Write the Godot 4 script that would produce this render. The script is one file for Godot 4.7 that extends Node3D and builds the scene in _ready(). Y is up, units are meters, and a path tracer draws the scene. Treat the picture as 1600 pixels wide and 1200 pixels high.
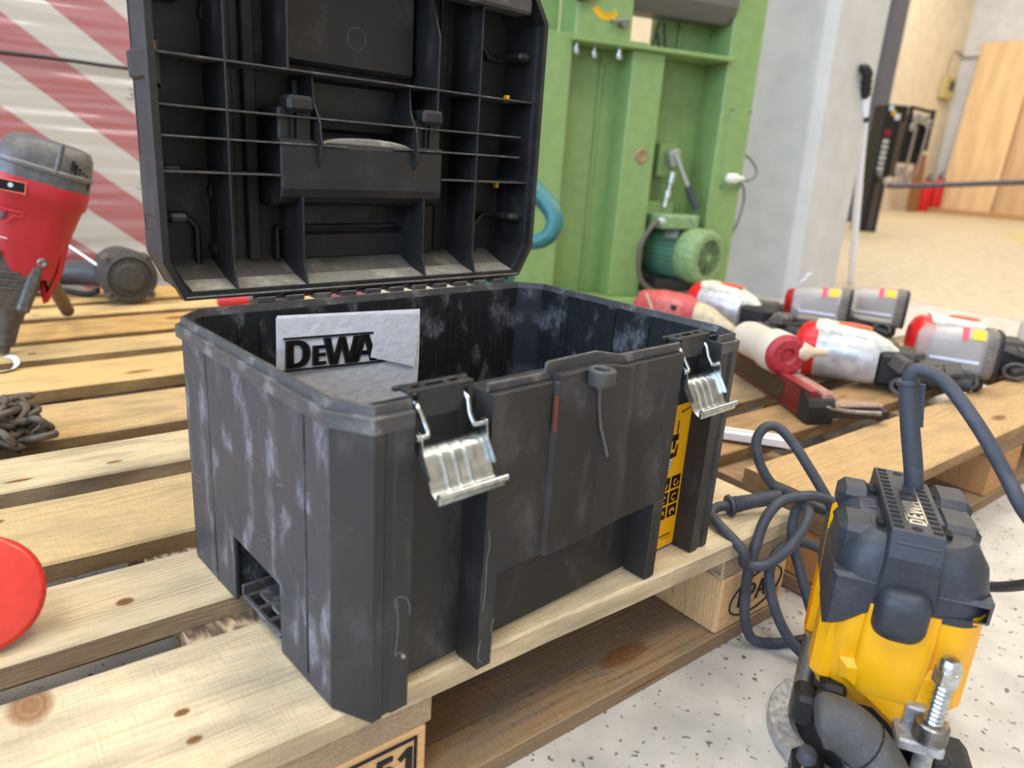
extends Node3D
# A workshop hall: an open black tool case and a plunge router by a row of pallets with tools on them.
# Metres, y up. The case's own frame: x along its front, y up, z out of its front.


class Geo:
	# Triangles of one part. Every shape that is added is turned so that its front faces out.
	var p := PackedVector3Array()
	var t := PackedVector2Array()
	var s := PackedInt32Array()
	var grp := 1
	var xf := Transform3D()

	func tri(a: Vector3, b: Vector3, c: Vector3, g := -1, ua := Vector2.ZERO, ub := Vector2.ZERO, uc := Vector2.ZERO) -> void:
		p.append(xf * a)
		p.append(xf * b)
		p.append(xf * c)
		t.append(ua)
		t.append(ub)
		t.append(uc)
		s.append(g)
		s.append(g)
		s.append(g)

	func quad(a: Vector3, b: Vector3, c: Vector3, d: Vector3, g := -1, ua := Vector2.ZERO, ub := Vector2.ZERO, uc := Vector2.ZERO, ud := Vector2.ZERO) -> void:
		tri(a, b, c, g, ua, ub, uc)
		tri(a, c, d, g, ua, uc, ud)

	func fix(k: int) -> void:
		var vol := 0.0
		var o := p[k]
		for i in range(k, p.size(), 3):
			vol += (p[i] - o).dot((p[i + 1] - o).cross(p[i + 2] - o))
		if vol > 0.0:
			for i in range(k, p.size(), 3):
				var q := p[i + 1]
				p[i + 1] = p[i + 2]
				p[i + 2] = q
				var w := t[i + 1]
				t[i + 1] = t[i + 2]
				t[i + 2] = w

	func box(c: Vector3, size: Vector3, bev := 0.0, bas := Basis.IDENTITY) -> Geo:
		var k := p.size()
		var h := size / 2.0
		var b: float = minf(bev, 0.49 * minf(size.x, minf(size.y, size.z)))
		# pt(signs, axis): the corner's point on the face across that axis
		var pt := func(sx: float, sy: float, sz: float, ax: int) -> Vector3:
			var v := Vector3(sx * (h.x - (0.0 if ax == 0 else b)), sy * (h.y - (0.0 if ax == 1 else b)), sz * (h.z - (0.0 if ax == 2 else b)))
			return c + bas * v
		var uvx := Vector2.ZERO
		for sg: float in [-1.0, 1.0]:
			var f := [[pt.call(sg, -1.0, -1.0, 0), pt.call(sg, 1.0, -1.0, 0), pt.call(sg, 1.0, 1.0, 0), pt.call(sg, -1.0, 1.0, 0)],
				[pt.call(-1.0, sg, -1.0, 1), pt.call(-1.0, sg, 1.0, 1), pt.call(1.0, sg, 1.0, 1), pt.call(1.0, sg, -1.0, 1)],
				[pt.call(-1.0, -1.0, sg, 2), pt.call(1.0, -1.0, sg, 2), pt.call(1.0, 1.0, sg, 2), pt.call(-1.0, 1.0, sg, 2)]]
			var us := [Vector2(0, 1), Vector2(1, 1), Vector2(1, 0), Vector2(0, 0)]
			for ax in 3:
				var q: Array = f[ax]
				if sg > 0.0:
					if ax == 1:
						quad(q[0], q[1], q[2], q[3], -1, Vector2(0, 0), Vector2(0, 1), Vector2(1, 1), Vector2(1, 0))
					else:
						quad(q[0], q[1], q[2], q[3], -1, us[0], us[1], us[2], us[3])
				else:
					quad(q[3], q[2], q[1], q[0], -1, us[3], us[2], us[1], us[0])
		if b > 0.0:
			for s1: float in [-1.0, 1.0]:
				for s2: float in [-1.0, 1.0]:
					var e := [[pt.call(-1.0, s1, s2, 1), pt.call(1.0, s1, s2, 1), pt.call(1.0, s1, s2, 2), pt.call(-1.0, s1, s2, 2)],
						[pt.call(s1, -1.0, s2, 0), pt.call(s1, 1.0, s2, 0), pt.call(s1, 1.0, s2, 2), pt.call(s1, -1.0, s2, 2)],
						[pt.call(s1, s2, -1.0, 0), pt.call(s1, s2, 1.0, 0), pt.call(s1, s2, 1.0, 1), pt.call(s1, s2, -1.0, 1)]]
					for ax in 3:
						var q: Array = e[ax]
						if ((q[1] - q[0]) as Vector3).cross(q[2] - q[0]).dot(((q[0] + q[2]) as Vector3) / 2.0 - c) < 0.0:
							quad(q[3], q[2], q[1], q[0])
						else:
							quad(q[0], q[1], q[2], q[3])
					for s3: float in [-1.0, 1.0]:
						var q0: Vector3 = pt.call(s1, s2, s3, 0)
						var q1: Vector3 = pt.call(s1, s2, s3, 1)
						var q2: Vector3 = pt.call(s1, s2, s3, 2)
						if (q1 - q0).cross(q2 - q0).dot(q0 - c) < 0.0:
							tri(q0, q2, q1)
						else:
							tri(q0, q1, q2)
		fix(k)
		return self

	func inset(poly: PackedVector2Array, d: float) -> PackedVector2Array:
		var n := poly.size()
		var area := 0.0
		for i in n:
			area += poly[i].cross(poly[(i + 1) % n])
		var sg := signf(area)
		var r := PackedVector2Array()
		for i in n:
			var e1 := (poly[i] - poly[(i + n - 1) % n]).normalized()
			var e2 := (poly[(i + 1) % n] - poly[i]).normalized()
			var n1 := Vector2(-e1.y, e1.x) * sg
			var n2 := Vector2(-e2.y, e2.x) * sg
			var m := (n1 + n2)
			var dd := maxf(0.35, 1.0 + n1.dot(n2))
			r.append(poly[i] + m * d / dd)
		return r

	func prism(poly: PackedVector2Array, z0: float, z1: float, bev := 0.0, at := Transform3D()) -> Geo:
		# poly in the plane of at's x and y, drawn out along its z; uv spans the outline's box
		var k := p.size()
		var n := poly.size()
		var lo := poly[0]
		var hi := poly[0]
		for q in poly:
			lo = lo.min(q)
			hi = hi.max(q)
		var sz := (hi - lo).max(Vector2(1e-6, 1e-6))
		var rings := []
		if bev > 0.0:
			var ins := inset(poly, bev)
			rings = [[ins, z0], [poly, z0 + bev], [poly, z1 - bev], [ins, z1]]
		else:
			rings = [[poly, z0], [poly, z1]]
		for j in rings.size() - 1:
			var a: PackedVector2Array = rings[j][0]
			var b: PackedVector2Array = rings[j + 1][0]
			for i in n:
				var m := (i + 1) % n
				quad(at * Vector3(a[i].x, a[i].y, rings[j][1]), at * Vector3(a[m].x, a[m].y, rings[j][1]), at * Vector3(b[m].x, b[m].y, rings[j + 1][1]), at * Vector3(b[i].x, b[i].y, rings[j + 1][1]))
		var cap: PackedVector2Array = rings[0][0]
		var ix := Geometry2D.triangulate_polygon(cap)
		var area := 0.0
		for i in n:
			area += poly[i].cross(poly[(i + 1) % n])
		for i in range(0, ix.size(), 3):
			var q0 := cap[ix[i]]
			var q1 := cap[ix[i + 1]]
			var q2 := cap[ix[i + 2]]
			if (q1 - q0).cross(q2 - q0) * area < 0.0:
				var w := q1
				q1 = q2
				q2 = w
			var u0 := (q0 - lo) / sz
			var u1 := (q1 - lo) / sz
			var u2 := (q2 - lo) / sz
			u0.y = 1.0 - u0.y
			u1.y = 1.0 - u1.y
			u2.y = 1.0 - u2.y
			tri(at * Vector3(q0.x, q0.y, z1), at * Vector3(q1.x, q1.y, z1), at * Vector3(q2.x, q2.y, z1), -1, u0, u1, u2)
			tri(at * Vector3(q2.x, q2.y, z0), at * Vector3(q1.x, q1.y, z0), at * Vector3(q0.x, q0.y, z0), -1, u2, u1, u0)
		fix(k)
		return self

	func ring_wall(outer: PackedVector2Array, inner: PackedVector2Array, y0: float, y1: float) -> Geo:
		# a wall that stands between two plans of as many corners; plan points are (x, z)
		var k := p.size()
		var n := outer.size()
		for i in n:
			var m := (i + 1) % n
			var a0 := Vector3(outer[i].x, y0, outer[i].y)
			var a1 := Vector3(outer[m].x, y0, outer[m].y)
			var b0 := Vector3(inner[i].x, y0, inner[i].y)
			var b1 := Vector3(inner[m].x, y0, inner[m].y)
			var up := Vector3(0, y1 - y0, 0)
			quad(a0, a1, a1 + up, a0 + up)
			quad(b1, b0, b0 + up, b1 + up)
			quad(a0 + up, a1 + up, b1 + up, b0 + up)
			quad(a1, a0, b0, b1)
		fix(k)
		return self

	func lathe(prof: PackedVector2Array, seg := 24, at := Transform3D(), sharp := 35.0, arc := TAU) -> Geo:
		# profile of (radius, height) turned about at's y
		var k := p.size()
		var n := prof.size()
		grp += 1
		for j in n - 1:
			if j > 0:
				var d0 := (prof[j] - prof[j - 1]).angle()
				var d1 := (prof[j + 1] - prof[j]).angle()
				if absf(angle_difference(d0, d1)) > deg_to_rad(sharp):
					grp += 1
			for i in seg:
				var a0 := arc * i / seg
				var a1 := arc * (i + 1) / seg
				var q0 := at * Vector3(prof[j].x * cos(a0), prof[j].y, prof[j].x * sin(a0))
				var q1 := at * Vector3(prof[j].x * cos(a1), prof[j].y, prof[j].x * sin(a1))
				var q2 := at * Vector3(prof[j + 1].x * cos(a1), prof[j + 1].y, prof[j + 1].x * sin(a1))
				var q3 := at * Vector3(prof[j + 1].x * cos(a0), prof[j + 1].y, prof[j + 1].x * sin(a0))
				if prof[j].x > 1e-6:
					tri(q0, q1, q2, grp)
				if prof[j + 1].x > 1e-6:
					tri(q0, q2, q3, grp)
		if prof[0].x > 1e-6 and prof[0].distance_to(prof[n - 1]) > 1e-6:
			for e: int in [0, n - 1]:
				if prof[e].x > 1e-6:
					var o := at * Vector3(0, prof[e].y, 0)
					for i in seg:
						var a0 := arc * i / seg
						var a1 := arc * (i + 1) / seg
						var q0 := at * Vector3(prof[e].x * cos(a0), prof[e].y, prof[e].x * sin(a0))
						var q1 := at * Vector3(prof[e].x * cos(a1), prof[e].y, prof[e].x * sin(a1))
						if e == 0:
							tri(o, q1, q0)
						else:
							tri(o, q0, q1)
		elif prof[n - 1].x > 1e-6 and prof[0].x <= 1e-6:
			var o := at * Vector3(0, prof[n - 1].y, 0)
			for i in seg:
				tri(o, at * Vector3(prof[n - 1].x * cos(TAU * i / seg), prof[n - 1].y, prof[n - 1].x * sin(TAU * i / seg)), at * Vector3(prof[n - 1].x * cos(TAU * (i + 1) / seg), prof[n - 1].y, prof[n - 1].x * sin(TAU * (i + 1) / seg)))
		fix(k)
		return self

	func loft(rings: Array, smooth := true, caps := true, closed := false) -> Geo:
		# rings of as many points each, joined one to the next
		var k := p.size()
		grp += 1
		var m: int = rings[0].size()
		var last := rings.size() if closed else rings.size() - 1
		for j in last:
			var a: PackedVector3Array = rings[j]
			var b: PackedVector3Array = rings[(j + 1) % rings.size()]
			for i in m:
				var n := (i + 1) % m
				quad(a[i], a[n], b[n], b[i], grp if smooth else -1)
		if caps and not closed:
			for e: int in [0, rings.size() - 1]:
				var r: PackedVector3Array = rings[e]
				var o := Vector3.ZERO
				for q in r:
					o += q
				o /= m
				for i in m:
					if e == 0:
						tri(o, r[(i + 1) % m], r[i])
					else:
						tri(o, r[i], r[(i + 1) % m])
		fix(k)
		return self

	func tube(pts: PackedVector3Array, r, seg := 10, closed := false) -> Geo:
		# r: one radius or one for each point
		var n := pts.size()
		var tang := []
		for i in n:
			var a := pts[(i + n - 1) % n] if closed else pts[maxi(i - 1, 0)]
			var b := pts[(i + 1) % n] if closed else pts[mini(i + 1, n - 1)]
			tang.append((b - a).normalized())
		var t0: Vector3 = tang[0]
		var nn := t0.cross(Vector3.UP if absf(t0.y) < 0.9 else Vector3.RIGHT).normalized()
		var rings := []
		for i in n:
			var tt: Vector3 = tang[i]
			nn = (nn - tt * nn.dot(tt)).normalized()
			var bb := tt.cross(nn)
			var rad: float = r if r is float else r[i]
			var ring := PackedVector3Array()
			for j in seg:
				var a := TAU * j / seg
				ring.append(pts[i] + (nn * cos(a) + bb * sin(a)) * rad)
			rings.append(ring)
		return loft(rings, true, true, closed)

	func strip(pts: PackedVector3Array, side: Vector3, thick: Vector3) -> Geo:
		# a band of sheet: a line of points, its half width and its half thickness
		var rings := []
		for q in pts:
			rings.append(PackedVector3Array([q - side - thick, q + side - thick, q + side + thick, q - side + thick]))
		return loft(rings, false)

	func mesh(tangents := false) -> ArrayMesh:
		var st := SurfaceTool.new()
		st.begin(Mesh.PRIMITIVE_TRIANGLES)
		for i in p.size():
			st.set_smooth_group(s[i])
			st.set_uv(t[i])
			st.add_vertex(p[i])
		st.generate_normals()
		if tangents:
			st.generate_tangents()
		return st.commit()


func V(x: float, y: float, z: float) -> Vector3:
	return Vector3(x, y, z)


func P2(a: Array) -> PackedVector2Array:
	var r := PackedVector2Array()
	for i in range(0, a.size(), 2):
		r.append(Vector2(a[i], a[i + 1]))
	return r


func rrect(w: float, h: float, r: float, n := 4, cx := 0.0, cy := 0.0) -> PackedVector2Array:
	var o := PackedVector2Array()
	for c in 4:
		var sx: float = [1.0, -1.0, -1.0, 1.0][c]
		var sy: float = [1.0, 1.0, -1.0, -1.0][c]
		for i in n + 1:
			var a := PI / 2 * (c + float(i) / n)
			o.append(Vector2(cx + sx * (w / 2 - r) + r * cos(a), cy + sy * (h / 2 - r) + r * sin(a)))
	return o


func ringxz(poly: PackedVector2Array, y: float) -> PackedVector3Array:
	var r := PackedVector3Array()
	for q in poly:
		r.append(Vector3(q.x, y, q.y))
	return r


func spline(pts: Array, n := 6, closed := false) -> PackedVector3Array:
	var r := PackedVector3Array()
	var m := pts.size()
	for i in (m if closed else m - 1):
		var a: Vector3 = pts[(i + m - 1) % m] if closed else pts[maxi(i - 1, 0)]
		var b: Vector3 = pts[i]
		var c: Vector3 = pts[(i + 1) % m]
		var d: Vector3 = pts[(i + 2) % m] if closed else pts[mini(i + 2, m - 1)]
		for j in n:
			r.append(b.cubic_interpolate(c, a, d, float(j) / n))
	if not closed:
		r.append(pts[m - 1])
	return r


func basis_to(dir: Vector3, hint := Vector3.UP) -> Basis:
	# y along dir, z as near to hint as can be
	var y := dir.normalized()
	var x := y.cross(hint).normalized()
	return Basis(x, y, x.cross(y))


var taken := {}


func numbered(called: String, parent: Node) -> String:
	var key := called if parent == self else str(parent.get_instance_id()) + called
	taken[key] = taken.get(key, -1) + 1
	return called if taken[key] == 0 else "%s_%03d" % [called, taken[key]]


func thing(called: String, label: String, category: String, at := Transform3D(), group := "") -> Node3D:
	var o := Node3D.new()
	o.name = numbered(called, self)
	add_child(o, true)
	o.transform = at
	tag(o, label, category, group)
	return o


func tag(o: Node, label: String, category: String, group := "") -> void:
	o.set_meta("label", label)
	o.set_meta("category", category)
	if group:
		o.set_meta("group", group)


func obj(called: String, g: Geo, m: Material, parent: Node = self) -> MeshInstance3D:
	var o := MeshInstance3D.new()
	o.name = numbered(called, parent)
	o.mesh = g.mesh(m is StandardMaterial3D and m.normal_enabled and not m.uv1_triplanar)
	o.material_override = m
	o.cast_shadow = GeometryInstance3D.SHADOW_CASTING_SETTING_ON
	parent.add_child(o, true)
	return o


func struct(called: String, g: Geo, m: Material) -> MeshInstance3D:
	var o := obj(called, g, m)
	o.set_meta("kind", "structure")
	return o


func letters(called: String, text: String, height: float, depth: float, m: Material, parent: Node, at: Transform3D, bold := 0.0, weight := 700) -> MeshInstance3D:
	# lettering centred at at's origin, read along its x, with its face towards its z
	var f := SystemFont.new()
	f.font_names = PackedStringArray(["Droid Sans"])
	f.font_weight = weight
	var fv := FontVariation.new()
	fv.base_font = f
	fv.variation_embolden = bold
	var tm := TextMesh.new()
	tm.text = text
	tm.font = fv
	tm.font_size = 64
	tm.pixel_size = height / 64.0 * 1.4
	tm.depth = depth
	tm.curve_step = 1.5
	var o := MeshInstance3D.new()
	o.name = numbered(called, parent)
	o.mesh = tm
	o.material_override = m
	o.transform = at
	parent.add_child(o, true)
	return o


# ---------------------------------------------------------------- materials

func noise_tex(freq: float, oct: int, lo: Color, hi: Color, sd := 1, a := 0.3, b := 0.7, size := 512) -> NoiseTexture2D:
	var f := FastNoiseLite.new()
	f.noise_type = FastNoiseLite.TYPE_SIMPLEX_SMOOTH
	f.frequency = freq
	f.fractal_octaves = oct
	f.seed = sd
	var r := Gradient.new()
	r.set_color(0, lo)
	r.set_color(1, hi)
	r.set_offset(0, a)
	r.set_offset(1, b)
	var t := NoiseTexture2D.new()
	t.width = size
	t.height = size
	t.seamless = true
	t.noise = f
	t.color_ramp = r
	return t


func normal_tex(freq: float, oct: int, strength: float, sd := 2, size := 512) -> NoiseTexture2D:
	var f := FastNoiseLite.new()
	f.frequency = freq
	f.fractal_octaves = oct
	f.seed = sd
	var t := NoiseTexture2D.new()
	t.width = size
	t.height = size
	t.seamless = true
	t.as_normal_map = true
	t.bump_strength = strength
	t.noise = f
	return t


func mat(col: Color, rough := 0.6, metal := 0.0, tex: Texture2D = null, sc := Vector3.ONE, ntex: Texture2D = null, nsc := 0.5) -> StandardMaterial3D:
	var m := StandardMaterial3D.new()
	m.albedo_color = col
	m.roughness = rough
	m.metallic = metal
	if tex or ntex:
		m.uv1_triplanar = true
		m.uv1_scale = sc
	if tex:
		m.albedo_texture = tex
	if ntex:
		m.normal_enabled = true
		m.normal_texture = ntex
		m.normal_scale = nsc
	return m


func scuffs(sd: int, base: float, much: float, lines: int, tint: Color, size := 512) -> ImageTexture:
	# worn plastic: dull smears of dust and fine scratches over a dark ground
	var f := FastNoiseLite.new()
	f.seed = sd
	f.frequency = 0.006
	f.fractal_octaves = 5
	f.domain_warp_enabled = true
	f.domain_warp_amplitude = 60.0
	f.domain_warp_frequency = 0.008
	var a := f.get_seamless_image(size, size).get_data()
	f.seed = sd + 7
	f.frequency = 0.05
	var b := f.get_seamless_image(size, size).get_data()
	var rg := RandomNumberGenerator.new()
	rg.seed = sd
	var d := PackedFloat32Array()
	d.resize(size * size)
	for i in size * size:
		var n := a[i] / 255.0
		var q := b[i] / 255.0
		d[i] = base * (0.9 + 0.2 * q) + much * smoothstep(0.5, 0.95, n) * (0.35 + 0.9 * q)
	for l in lines:
		var x := rg.randf() * size
		var y := rg.randf() * size
		var an := rg.randf_range(-0.6, 0.6) + (PI / 2 if rg.randf() < 0.6 else 0.0)
		var bend := rg.randf_range(-0.02, 0.02)
		var s := rg.randf() * much * 1.2
		for k in rg.randi_range(6, 70):
			var i := posmod(int(y), size) * size + posmod(int(x), size)
			d[i] = maxf(d[i], base + s)
			x += cos(an)
			y += sin(an)
			an += bend
	var out := PackedByteArray()
	out.resize(size * size * 3)
	for i in size * size:
		out[i * 3] = int(clampf(d[i] * tint.r * 255.0, 0, 255))
		out[i * 3 + 1] = int(clampf(d[i] * tint.g * 255.0, 0, 255))
		out[i * 3 + 2] = int(clampf(d[i] * tint.b * 255.0, 0, 255))
	return ImageTexture.create_from_image(Image.create_from_data(size, size, false, Image.FORMAT_RGB8, out))


func wood_mat(sd: int, w: int, h: int, len: float, wid: float, early: Color, late: Color, knots: Array, lines := 210.0, grey := 0.25, rough_saw := 0.5, side := 0.0) -> StandardMaterial3D:
	# a sawn board: u along the grain over len, v across over wid; knots of (along, across, half length, half width, darkness)
	var n1 := FastNoiseLite.new()
	n1.seed = sd
	n1.frequency = 1.0
	n1.fractal_octaves = 2
	var n2 := FastNoiseLite.new()
	n2.seed = sd + 11
	n2.frequency = 1.0
	n2.fractal_octaves = 3
	var out := PackedByteArray()
	out.resize(w * h * 3)
	var hgt := PackedByteArray()
	hgt.resize(w * h)
	var dirt := early.lerp(Color(0.45, 0.42, 0.38), 0.75)
	var i := 0
	for py in h:
		var z0 := wid * py / h
		for px in w:
			var x := len * px / w
			var z := z0
			var dark := 0.0
			var core := 0.0
			for kn: Array in knots:
				var dx: float = (x - kn[0]) / kn[2]
				var dz: float = (z0 - kn[1]) / kn[3]
				var q := dx * dx * 0.16 + dz * dz * 0.25
				if q < 4.0:
					z += (1.0 if dz > 0.0 else -1.0) * kn[3] * -0.9 * exp(-q * 1.6)
					var e := dx * dx + dz * dz
					if e < 2.2:
						core = maxf(core, smoothstep(1.15, 0.75, e))
						dark = maxf(dark, kn[4] * (smoothstep(1.9, 1.0, e) * 0.6 + 0.4 * (0.5 + 0.5 * sin(e * 14.0)) * smoothstep(1.1, 0.6, e)))
			z += n1.get_noise_2d(x * 1.6, z0 * 7.0) * 0.012
			var fr := fposmod(z * lines * (1.0 + 0.15 * sin(z0 * 40.0 + sd)), 1.0)
			var ring := smoothstep(0.3, 0.85, fr) * (1.0 - smoothstep(0.88, 1.0, fr)) * clampf(0.5 + 1.3 * n1.get_noise_2d(x * 1.1 + 20.0, z0 * 55.0), 0.08, 1.0)
			var fib := n2.get_noise_2d(x * 26.0, z0 * 700.0)
			var mot := n1.get_noise_2d(x * 7.0 + 50.0, z0 * 22.0)
			var saw := n2.get_noise_2d(x * 420.0, z0 * 30.0 + 9.0)
			var c := early.lerp(late, clampf(ring * 0.55 + fib * 0.3, 0.0, 1.0))
			c = c.lerp(dirt, clampf(grey * (0.35 + mot * 1.5) + rough_saw * 0.34 * saw, 0.0, 0.8))
			c = c.lerp(Color(0.40, 0.24, 0.13), clampf(dark, 0.0, 0.85))
			if core > 0.0:
				c = c.lerp(Color(0.55, 0.36, 0.2), core * 0.35)
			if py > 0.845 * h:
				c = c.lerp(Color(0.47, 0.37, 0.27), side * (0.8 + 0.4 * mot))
			var lum := 1.0 + 0.16 * fib + 0.1 * saw * rough_saw
			out[i * 3] = int(clampf(c.r * lum * 255.0, 0, 255))
			out[i * 3 + 1] = int(clampf(c.g * lum * 255.0, 0, 255))
			out[i * 3 + 2] = int(clampf(c.b * lum * 255.0, 0, 255))
			hgt[i] = int(clampf(128.0 + 60.0 * fib + 55.0 * saw * rough_saw - 25.0 * ring, 0, 255))
			i += 1
	var m := StandardMaterial3D.new()
	m.albedo_texture = ImageTexture.create_from_image(Image.create_from_data(w, h, false, Image.FORMAT_RGB8, out))
	m.roughness = 0.82
	m.metallic_specular = 0.3
	m.heightmap_enabled = true
	m.heightmap_texture = ImageTexture.create_from_image(Image.create_from_data(w, h, false, Image.FORMAT_L8, hgt))
	m.heightmap_scale = 0.09
	return m


func tinted(m: StandardMaterial3D, c: Color) -> StandardMaterial3D:
	var d: StandardMaterial3D = m.duplicate()
	d.albedo_color = c
	return d


var M := {}
const PLAN := Transform3D(Basis(Vector3(1, 0, 0), Vector3(0, 0, 1), Vector3(0, 1, 0)), Vector3.ZERO)
const SIDE := Transform3D(Basis(Vector3(0, 0, 1), Vector3(0, 1, 0), Vector3(1, 0, 0)), Vector3.ZERO)


func _ready() -> void:
	var cam := Camera3D.new()
	cam.name = "camera"
	var at := CameraAttributesPhysical.new()
	at.frustum_focal_length = 22.71
	at.frustum_focus_distance = 0.74
	at.exposure_aperture = 4.2
	at.frustum_near = 0.02
	at.frustum_far = 100.0
	cam.attributes = at
	cam.keep_aspect = Camera3D.KEEP_HEIGHT
	cam.fov = rad_to_deg(2.0 * atan(600.0 / 1135.43))
	cam.near = 0.02
	cam.far = 100.0
	add_child(cam)
	cam.position = V(-0.79, 0.5363, 0.4019)
	cam.basis = Basis.from_euler(V(-0.3028, -0.6816, 0.07))
	cam.current = true

	var we := WorldEnvironment.new()
	we.name = "surroundings"
	var e := Environment.new()
	e.background_mode = Environment.BG_COLOR
	e.background_color = Color(0.55, 0.65, 0.8)
	e.tonemap_mode = Environment.TONE_MAPPER_LINEAR
	e.tonemap_exposure = 0.9
	e.sdfgi_enabled = true
	e.ssao_enabled = true
	e.ssil_enabled = true
	we.environment = e
	add_child(we)

	# the hall's lamps: rows of panels under the ceiling, and a band of bright windows along the left wall
	for a: Array in [[-2.6, 2.2], [-2.6, -1.4], [0.9, 2.2], [0.9, -1.4], [4.6, 1.0], [4.6, -3.4], [9.0, -1.0], [9.0, -5.0], [13.5, -1.0], [13.5, -5.0]]:
		panel_light("ceiling_lamp", V(a[0], 5.93, a[1]), Basis(Vector3.RIGHT, -PI / 2), 1.5, 1.5, Color(1.0, 0.965, 0.915), 12.0 if a[0] < 6.0 else 16.0, "square white ceiling lamp of the hall roof")
	for i in 3:
		panel_light("window_%d" % (i + 1), V(-5.93, 2.6, -3.2 + 3.4 * i), Basis(Vector3.UP, -PI / 2), 2.8, 2.6, Color(0.70, 0.83, 1.0), 23.0, "")
	materials()
	room()
	pallets()
	var box_at := Transform3D(Basis(Vector3.UP, deg_to_rad(4.7)), V(-0.584, 0.1432, 0.0141))
	toolbox(box_at)
	booklet(box_at)
	router()
	left_tools()
	right_tools()
	stripes()
	machine()
	far_end()


func panel_light(called: String, at: Vector3, b: Basis, w: float, h: float, col: Color, energy: float, label: String) -> void:
	# a glowing panel that faces along its own -z, with a light of its size just in front of it
	var xf := Transform3D(b, at)
	if label:
		var o := thing(called, label, "lamp", xf, "ceiling lamps of the hall")
		obj("frame", Geo.new().box(V(0, 0, 0.03), V(w + 0.1, h + 0.1, 0.06), 0.01), mat(Color(0.85, 0.85, 0.85), 0.5), o)
		var gl := mat(col, 0.5)
		gl.emission_enabled = true
		gl.emission = col
		gl.emission_energy_multiplier = 1.5
		obj("diffuser", Geo.new().box(V(0, 0, -0.005), V(w, h, 0.01), 0.002), gl, o)
	else:
		var gl := mat(col, 0.3)
		gl.emission_enabled = true
		gl.emission = col
		gl.emission_energy_multiplier = 1.6
		var g := Geo.new()
		g.xf = xf
		g.box(V(0, 0, 0.02), V(w, h, 0.03))
		struct(called, g, gl)
	var l := AreaLight3D.new()
	l.name = numbered(called + "_glow", self)
	add_child(l)
	l.transform = Transform3D(b, at + b * V(0, 0, -0.04))
	l.area_size = Vector2(w, h)
	l.light_color = col
	l.light_energy = energy
	l.area_range = 40.0
	l.area_attenuation = 2.0
	l.shadow_enabled = true


func materials() -> void:
	M.noise = noise_tex(0.012, 4, Color(0.94, 0.94, 0.94), Color(1, 1, 1), 3, 0.1, 0.9)
	M.blotch = noise_tex(0.02, 5, Color(0.78, 0.78, 0.78), Color(1, 1, 1), 5, 0.15, 0.75)
	M.grain = normal_tex(0.25, 3, 3.0, 4)
	M.wave = normal_tex(0.02, 3, 8.0, 6)
	var tint := Color(1.0, 0.97, 0.95)
	# the case: black plastic, more scuffed on its left side, blotched with dust within
	M.black = mat(Color.WHITE, 0.48, 0.0, scuffs(11, 0.145, 0.13, 60, tint), V(6.0, 2.6, 6.0), M.grain, 0.12)
	M.scuffed = mat(Color.WHITE, 0.5, 0.0, scuffs(23, 0.235, 0.26, 70, Color(0.97, 0.96, 1.0)), V(7.5, 3.2, 7.5), M.grain, 0.15)  # scuffs, over a ground made paler and bluer for the cool window light
	M.inner = mat(Color.WHITE, 0.42, 0.0, scuffs(37, 0.115, 0.30, 160, Color(0.98, 0.98, 1.0)), V(8.0, 5.5, 8.0), M.grain, 0.12)
	M.lid = mat(Color.WHITE, 0.5, 0.0, scuffs(41, 0.125, 0.09, 40, tint), V(5.0, 4.0, 5.0), M.grain, 0.12)
	M.edge = mat(Color.WHITE, 0.5, 0.0, scuffs(47, 0.27, 0.2, 40, tint), V(9, 9, 9), M.grain, 0.15)
	M.dusty = mat(Color.WHITE, 0.85, 0.0, scuffs(53, 0.52, 0.2, 40, Color(1.0, 0.96, 0.87)), V(5, 5, 5), M.grain, 0.2)
	M.hole = mat(Color(0.03, 0.03, 0.03), 0.8)
	M.zinc = mat(Color(0.84, 0.86, 0.85), 0.27, 1.0, M.blotch, V(9, 9, 9), M.grain, 0.06)
	M.yellow = mat(Color(0.96, 0.68, 0.03), 0.38, 0.0, M.noise, V(4, 4, 4))
	M.paper = mat(Color(0.86, 0.86, 0.88), 0.7, 0.0, M.noise, V(9, 9, 9), M.wave, 0.25)
	M.ink = mat(Color(0.05, 0.05, 0.05), 0.7)
	M.rubber = mat(Color(0.27, 0.28, 0.305), 0.6, 0.0, scuffs(61, 0.85, 0.5, 60, Color(1, 1, 1)), V(6, 6, 6))
	M.grey = mat(Color(0.36, 0.35, 0.34), 0.55, 0.0, M.blotch, V(6, 6, 6))
	M.steel = mat(Color(0.62, 0.61, 0.6), 0.38, 1.0, M.blotch, V(8, 8, 8), M.grain, 0.08)
	M.dark = mat(Color(0.17, 0.165, 0.16), 0.55, 0.3, M.blotch, V(9, 9, 9))
	M.red = mat(Color(0.72, 0.07, 0.1), 0.4, 0.0, M.blotch, V(5, 5, 5))


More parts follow.
